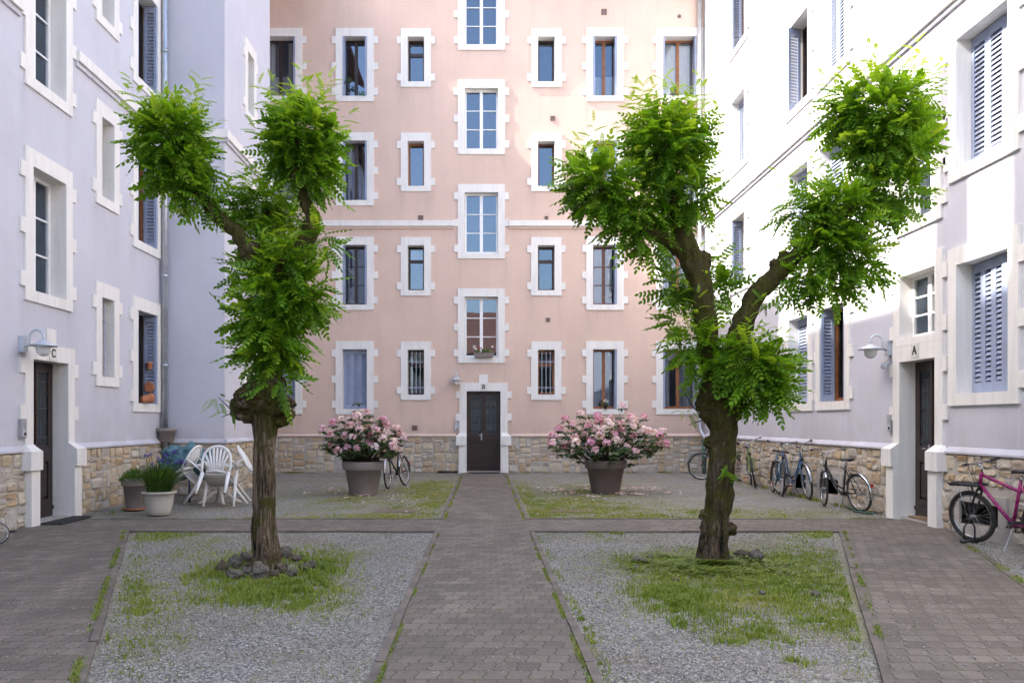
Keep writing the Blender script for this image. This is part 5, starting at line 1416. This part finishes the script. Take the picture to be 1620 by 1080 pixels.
# ================================================================== bicycles
def bike(label, loc, heading, lean, paint, kind='city', Rw=.335, steer=0, fender=None, rack=None, reflector=True, bar='city', scale=1.0, seat_h=.93, basket=False):
    t = thing('bicycle', label, 'bicycle', loc, (R(lean), 0, R(heading)), 'bicycles in the courtyard'); t.scale = (scale,)*3
    PT = M[paint]; rear, front = Vector((-.52,0,Rw)), Vector((.53,0,Rw))
    ht, hb = Vector((.33,0,.86)), Vector((.375,0,.70)); ax = (ht-hb).normalized()
    S = Matrix.Translation(hb) @ Matrix.Rotation(R(steer), 4, ax) @ Matrix.Translation(-hb)
    I = Matrix.Identity(4)
    fat = .027 if kind == 'mtb' else .019
    def wheel(c, X):
        w_ = MB()
        for k in range(28):
            a = k*6.283/28; s = (1 if k % 2 else -1)*.022
            w_.tube([c+Vector((.02*math.cos(a+.9*(1 if k%4<2 else -1)), s, .02*math.sin(a+.9*(1 if k%4<2 else -1)))), c+Vector(((Rw-.035)*math.cos(a), 0, (Rw-.035)*math.sin(a)))], .0013, 3, cap=False)
        w_.tube([c+Vector((0,-.05,0)), c+Vector((0,.05,0))], .017, 8); wo = w_.xf(X).build('wheel', M['steel'], t)
        m = MB(); m.tube([c+Vector(((Rw-fat)*math.cos(k*6.283/40), 0, (Rw-fat)*math.sin(k*6.283/40))) for k in range(40)], fat, 9, True); m.xf(X).build('tyre', M['tyre'], wo, True)
        m = MB(); m.tube([c+Vector(((Rw-fat*1.9-.006)*math.cos(k*6.283/40), 0, (Rw-fat*1.9-.006)*math.sin(k*6.283/40))) for k in range(40)], .011, 7, True); m.xf(X).build('rim', M['chrome'], wo, True)
    wheel(rear, I); wheel(front, S)
    m = MB(); bb = Vector((-.08,0,.285)); st = Vector((-.235,0,.80)); fr = .017 if kind != 'mtb' else .019
    m.tube([bb, st], fr, 10)
    if kind == 'step':
        for dz in (0, .085):
            m.tube([hb+Vector((-.01,0,.03+dz)), Vector((.24,0,.52+dz)), Vector((.12,0,.36+dz)), Vector((.0,0,.31+dz)), bb+(st-bb)*(.05+dz*1.6)], fr*.95, 10)
    else:
        m.tube([hb+Vector((0,0,.02)), bb], fr*1.1, 10); m.tube([ht-ax*.03, st-(st-bb)*.06 - (Vector((0,0,.10)) if kind == 'mtb' else Vector((0,0,0)))], fr, 10)
    m.tube([hb, ht], .021, 10)
    for s in (-1, 1):
        m.tube([rear+Vector((0,s*.055,0)), bb+Vector((-.03,s*.025,0))], .010, 7); m.tube([rear+Vector((0,s*.055,0)), st+Vector((-.01,s*.018,-.06))], .009, 7)
    m.tube([bb+Vector((0,-.035,0)), bb+Vector((0,.035,0))], .024, 10); m.build('frame', PT, t, True)
    m = MB(); m.tube([hb, hb-ax*.06], .022, 8)
    for s in (-1, 1): m.tube([hb-ax*.04+Vector((0,s*.02,0)), hb-ax*.08+Vector((0,s*.05,0)), front+Vector((-.045,s*.055,.10)), front+Vector((0,s*.055,0))], [.014,.014,.011,.009], 8)
    m.xf(S).build('fork', M['bike_black'] if kind == 'mtb' else PT, t, True)
    top = ht + ax*(.10 if bar != 'flat' else .07); hz = seat_h+.10
    m = MB(); m.tube([ht, top], .013, 8)
    grips = []
    if bar == 'flat':
        c = top+Vector((.06,0,.03)); m.tube([top, c], .014, 8)
        P = [c+Vector((-.05,-.29,.03)), c+Vector((-.02,-.16,.02)), c, c+Vector((-.02,.16,.02)), c+Vector((-.05,.29,.03))]
    else:
        c = top+Vector((.04,0,.03)); m.tube([top, c], .013, 8)
        P = [c+Vector((-.20,-.28,.08)), c+Vector((-.09,-.26,.085)), c+Vector((.02,-.15,.06)), c, c+Vector((.02,.15,.06)), c+Vector((-.09,.26,.085)), c+Vector((-.20,.28,.08))]
    m.tube(P, .0115, 8)
    hbO = m.xf(S).build('handlebar', M['chrome'], t, True)
    for a, b_ in ((P[0], P[1]), (P[-1], P[-2])):
        g = MB(); g.tube([a, a+(b_-a).normalized()*.11], .0175, 10); g.xf(S).build('grip', M['black'], hbO, True)
        g = MB(); e_ = a+(b_-a)*.8; g.tube([e_, e_+Vector((.05,0,-.01)), a+Vector((.05,0,-.02))], .006, 6); g.xf(S).build('brake_lever', M['black'], hbO, True)
    m = MB()                                                    # brake cables looping to the frame
    for s in (-1, 1): m.tube([P[1 if s < 0 else -2]+Vector((.03,0,-.01)), c+Vector((.10,s*.07,.07)), c+Vector((.10,s*.02,-.08)), hb+Vector((.03,s*.02,0))], .0032, 5)
    m.xf(S).build('cable', M['black'], t, True)
    m = MB(); d_ = (st-bb).normalized(); sp = st + d_*(seat_h-.80-.06); m.tube([st-d_*.05, sp], .0135, 8); m.build('seat_post', M['chrome'], t, True)
    m = MB(); z = sp.z+.035; x = sp.x
    rows = [(-.13,.085,.02),(-.10,.09,.03),(-.05,.075,.025),(.0,.05,.02),(.06,.03,.018),(.12,.022,.012),(.145,.014,.0)]
    vs = []; nr = 10
    for dx_, hw, dz in rows:
        for k in range(nr):
            a = 6.283*k/nr; vs.append((x+dx_-.01, math.cos(a)*hw, z+dz*.6+math.sin(a)*(.028 if math.sin(a) < 0 else .02)))
    m.add(vs, [(i*nr+k, i*nr+(k+1)%nr, (i+1)*nr+(k+1)%nr, (i+1)*nr+k) for i in range(len(rows)-1) for k in range(nr)] + [tuple(reversed(range(nr))), tuple((len(rows)-1)*nr+k for k in range(nr))])
    m.build('saddle', M['black'], t, True)
    m = MB(); m.tube([bb+Vector((0,-.06,0)), bb+Vector((0,.06,0))], .011, 8)
    cr_ = MB(); cy = -.045
    cr_.tube([bb+Vector((.092*math.cos(k*.2618), cy, .092*math.sin(k*.2618))) for k in range(24)], .007, 6, True)
    for k in range(5): cr_.tube([bb+Vector((0,cy,0)), bb+Vector((.09*math.cos(k*1.2566), cy, .09*math.sin(k*1.2566)))], .007, 5)
    cr_.build('chainring', M['black'] if kind == 'mtb' else M['steel'], t, True)
    for s, an in ((-1, .35), (1, .35+math.pi)):
        e_ = bb+Vector((.165*math.cos(an), s*.07, -.165*math.sin(an))); k = MB(); k.tube([bb+Vector((0,s*.06,0)), e_], [.013,.010], 7); ck = k.build('crank', M['chrome'], t, True)
        k = MB(); k.box(e_.x-.045, e_.x+.045, min(e_.y, e_.y+s*.09)+s*.012, max(e_.y, e_.y+s*.09)+s*.012, e_.z-.012, e_.z+.012); k.build('pedal', M['black'], ck)
        k = MB(); k.box(e_.x+.046, e_.x+.050, min(e_.y, e_.y+s*.09)+s*.012+.02, max(e_.y, e_.y+s*.09)+s*.012-.02, e_.z-.008, e_.z+.008); k.build('pedal_reflector', M['orange'], ck)
    m = MB(); m.tube([bb+Vector((0,cy,.09)), rear+Vector((0,cy,.04)), rear+Vector((-.04,cy,0)), rear+Vector((0,cy,-.04)), bb+Vector((0,cy,-.09))], .005, 5); m.build('chain', M['black'], t)
    if fender:
        for cc, X, a0, a1 in ((rear, I, R(20), R(195)), (front, S, R(5), R(140))):
            m = MB(); Rf = Rw+.022; n_ = 22; vs = []
            for i in range(n_+1):
                a = a0+(a1-a0)*i/n_
                for yy, dr_ in ((-.026,-.012),(-.014,0),(.014,0),(.026,-.012)): vs.append(cc+Vector(((Rf+dr_)*math.cos(a), yy, (Rf+dr_)*math.sin(a))))
            m.add(vs, [(i*4+k, i*4+k+1, (i+1)*4+k+1, (i+1)*4+k) for i in range(n_) for k in range(3)]); 
            for s in (-1, 1): m.tube([cc+Vector((0,s*.055,0)), cc+Vector(((Rf-.01)*math.cos(a1-.25), s*.026, (Rf-.01)*math.sin(a1-.25)))], .003, 4)
            m.xf(X).build('mudguard', M[fender], t, True)
    if rack == 'rear' or rack == 'both':
        m = MB(); zr = Rw*2+.045; x0, x1 = rear.x-.14, rear.x+.20
        m.tube([(x0,-.055,zr),(x1,-.055,zr),(x1+.05,0,zr-.01),(x1,.055,zr),(x0,.055,zr)], .006, 6, True)
        for k in range(3): m.tube([(x0+.05+k*.1,-.055,zr),(x0+.05+k*.1,.055,zr)], .005, 5)
        for s in (-1,1): m.tube([(x0+.1,s*.055,zr), rear+Vector((0,s*.06,0))], .005, 5)
        m.build('rack', M['black'], t, True)
    if rack == 'front':
        m = MB(); zr = Rw*2+.07; xc = front.x
        m.box(xc-.19, xc+.20, -.075, .075, zr-.006, zr+.006)
        for s in (-1, 0, 1): m.tube([(xc-.20,s*.07,zr+.01),(xc+.22,s*.07,zr+.018)], .010, 6)
        for k in range(4): m.tube([(xc-.15+k*.11,-.08,zr+.015),(xc-.15+k*.11,.08,zr+.015)], .009, 6)
        m.tube([(xc-.04,0,zr),(xc-.06,0,zr-.12)], .010, 6); m.xf(S).build('rack', M['black'], t, True)
        m = MB()
        for s in (-1, 1): m.tube([(xc+.08,s*.07,zr), front+Vector((.01,s*.06,0))], .005, 5)
        m.xf(S).build('rack_stay', M['chrome'], t, True)
    if reflector:
        m = MB(); xr = rear.x-Rw-.035; m.box(xr-.014, xr+.004, -.022, .022, Rw+.13, Rw+.185) if kind != 'mtb' else m.box(-.30,-.28,-.02,.02,.70,.75); m.build('rear_reflector', M['red'], t)
    if kind != 'mtb':
        m = MB(); q = hb+Vector((.06,0,.06)); m.ball(q, .035, .032, .032, 12, 8); m.xf(S).build('headlight', M['black'], t, True)
    m = MB(); m.tube([bb+Vector((-.04,.04,-.02)), Vector((-.14,.20,.02))], .008, 6); m.build('kickstand', M['steel'], t)
    return t
bike('black city bicycle with a rear rack half hidden behind the right tree in the corner', (5.88, 20.35, 0), 148, 3, 'bike_black', 'city', fender='black', rack='rear', steer=8)
bike('lime green bicycle leaning on the right wall, front wheel towards the viewer', (6.02, 18.45, 0), -103, 8, 'bike_green', 'city', fender=None, steer=-6, seat_h=.90, reflector=False)
bike('sky blue bicycle without mudguards behind its twin at the right wall', (5.86, 16.5, 0), -100, -3, 'bike_blue', 'city', steer=-4, seat_h=.88, reflector=False)
bike('sky blue bicycle with a chrome mudguard nearest door A of the blue pair', (6.0, 15.98, 0), -82, 4, 'bike_blue', 'step', fender='chrome', steer=-14, seat_h=.88, reflector=False)
bike('black step-through city bicycle with chrome mudguards and a red rear reflector by the right wall', (5.96, 13.72, 0), 101, -7, 'bike_black', 'step', fender='chrome', steer=-24, seat_h=.92, scale=.93)
bike('magenta mountain bicycle with a black front rack at the right edge', (6.0, 9.42, 0), 100, -5, 'bike_purple', 'mtb', Rw=.315, rack='front', bar='flat', steer=10, seat_h=.92)
bike('dark bicycle parked behind the large taupe pot on the left', (-1.93, 18.3, 0), -105, 5, 'bike_black', 'city', fender='chrome', steer=10)
bike('small dark child bicycle at the left edge by the stone wall', (-5.95, 9.62, .02), 10, -22, 'bike_black', 'city', Rw=.33, scale=.42, steer=34)
# u-lock standing on the ground by the front wheel of the magenta bicycle
o = thing('bike_lock', 'black U-shaped bicycle lock through the front wheel of the magenta bicycle', 'lock', (5.80, 9.86, 0), (0,0,R(12)))
m = MB(); m.tube([(-.075,0,.03)] + [(-.075*math.cos(a*.3491), 0, .17+.075*math.sin(a*.3491)) for a in range(10)] + [(.075,0,.03)], .010, 8); m.build('shackle', M['black'], o, True)
m = MB(); m.tube([(-.115,0,.025),(.115,0,.025)], .022, 10); m.build('crossbar', M['black'], o, True)

# mats, drain covers, hose
def flat_mat(label, pts, mat, name='doormat', z=0):
    c = Vector((sum(p[0] for p in pts)/4, sum(p[1] for p in pts)/4, z)); o = thing(name, label, 'doormat', c)
    m = MB(); q = [Vector((x, y, z+.006))-c for x, y in pts]; m.add(q + [v+Vector((0,0,.018)) for v in q], [(3,2,1,0),(4,5,6,7),(0,1,5,4),(1,2,6,5),(2,3,7,6),(3,0,4,7)]); m.build('pad', M[mat], o)
    a, b_, d_ = q[0], q[1], q[3]; m = MB(); n_ = 14
    for k in range(n_): m.obox(a+(b_-a)*(k+.2)/n_+Vector((0,0,.0182)), (b_-a)*.6/n_, (d_-a), Vector((0,0,.006)))
    m.build('rib', M[mat], o)
flat_mat('black ribbed rubber mat in front of the doorway lettered C', [(-6.23, 11.56), (-5.92, 11.58), (-5.94, 12.46), (-6.23, 12.5)], 'mat')
flat_mat('brown coir mat in front of the doorway lettered A', [(6.30, 11.62), (6.50, 11.62), (6.50, 12.26), (6.30, 12.26)], 'coir', z=.032)
flat_mat('thin dark mat at the foot of the dark door of the pink building', [(-.42, YF-.55), (.42, YF-.55), (.42, YF-.22), (-.42, YF-.22)], 'mat')
for px, py, lb_ in ((625, 806, 'rusty drain cover in the gravel left of the middle path'), (905, 806, 'rusty drain cover in the grass right of the middle path')):
    c = px_ground(px, py); o = thing('drain_cover', lb_, 'drain cover', c); m = MB(); n_ = 9
    for k in range(n_): m.box(-.30, .30, -.26+.52*k/n_, -.26+.52*(k+.75)/n_, -.02, -.006)
    m.box(-.34, -.30, -.28, .28, -.02, -.004); m.box(.30, .34, -.28, .28, -.02, -.004); m.build('grating', M['vent'], o)
o = thing('garden_hose', 'dark green hose lying along the right wall by doorway A', 'hose', (6.0, 13.0, 0)); m = MB()
m.tube([(0.1,-.1,.02),(-.05,.25,.015),(.05,.55,.015),(.12,.9,.02),(.16,1.2,.03)], .013, 8); m.build('tube', M['greenpipe'], o, True)
o = thing('drain_pipe', 'short black pipe on the ground left of the dark door of the pink building', 'pipe', (-1.02, YF-.2, .03)); m = MB(); m.tube([(-.3,0,.0),(.25,0,.0)], .03, 10); m.tube([(.20,0,0),(.27,0,0)], .036, 10); m.build('tube', M['black'], o, True)

# what the panes mirror: a house and a tree across the street, behind the camera
ho = thing('street_house', 'red roofed house across the street seen mirrored in the stair windows', 'building', (3, -26, 0))
m = MB(); m.box(-9, 9, -4, 4, 0, 7.2); m.build('wall', M['stone'] if False else M['concrete'], ho)
m = MB(); m.add([(-9.6,-4.7,7.2),(9.6,-4.7,7.2),(9.6,4.7,7.2),(-9.6,4.7,7.2),(-6,0,11.2),(6,0,11.2)], [(3,2,1,0),(0,1,5,4),(1,2,5),(2,3,4,5),(3,0,4)]); m.build('roof', M['roof'], ho)
for x in (-6, -2, 2, 6):
    for z in (1.2, 4.4):
        m = MB(); m.box(x-.6, x+.6, 4.0, 4.04, z, z+1.6); m.build('window', M['dark'], ho)

# ================================================================== camera, sky, sun
cam = D.cameras.new('camera'); cam.sensor_width = 36; cam.lens = F/1620*36; cam.shift_x = (810-VX)/1620; cam.shift_y = (VY-540)/1620; cam.clip_end = 500; cam.clip_start = .05
co = D.objects.new('camera', cam); COL.objects.link(co); co.location = (0, 0, EYE); co.rotation_euler = (R(90), 0, 0); SC.camera = co
LD = Vector((1, .12, -.95)).normalized()
sun = D.lights.new('sun', 'SUN'); sun.energy = 2.7; sun.angle = R(.53); sun.color = (1.0, .945, .86)
so = D.objects.new('sun', sun); COL.objects.link(so); so.rotation_euler = LD.to_track_quat('-Z', 'Y').to_euler(); so.location = (-30, -5, 40)
wd_ = D.worlds.new('World'); SC.world = wd_; wd_.use_nodes = True; nt = wd_.node_tree; nt.nodes.clear()
sky = nt.nodes.new('ShaderNodeTexSky'); sky.sky_type = 'NISHITA'; sky.sun_disc = False
sky.sun_elevation = math.asin(-LD.z); sky.sun_rotation = math.atan2(-LD.x, -LD.y)
sky.air_density = 1.0; sky.dust_density = 3.0; sky.ozone_density = 0.5
bg = nt.nodes.new('ShaderNodeBackground'); bg.inputs['Strength'].default_value = .15
ou = nt.nodes.new('ShaderNodeOutputWorld'); nt.links.new(sky.outputs[0], bg.inputs[0]); nt.links.new(bg.outputs[0], ou.inputs[0])
SC.view_settings.view_transform = 'Standard'; SC.view_settings.look = 'None'; SC.view_settings.gamma = 1; SC.view_settings.exposure = 2.36
cy_ = SC.cycles
cy_.max_bounces = 10; cy_.diffuse_bounces = 6; cy_.glossy_bounces = 4; cy_.transmission_bounces = 4; cy_.transparent_max_bounces = 12
cy_.use_denoising = True; cy_.caustics_reflective = False; cy_.caustics_refractive = False; cy_.sample_clamp_indirect = 8
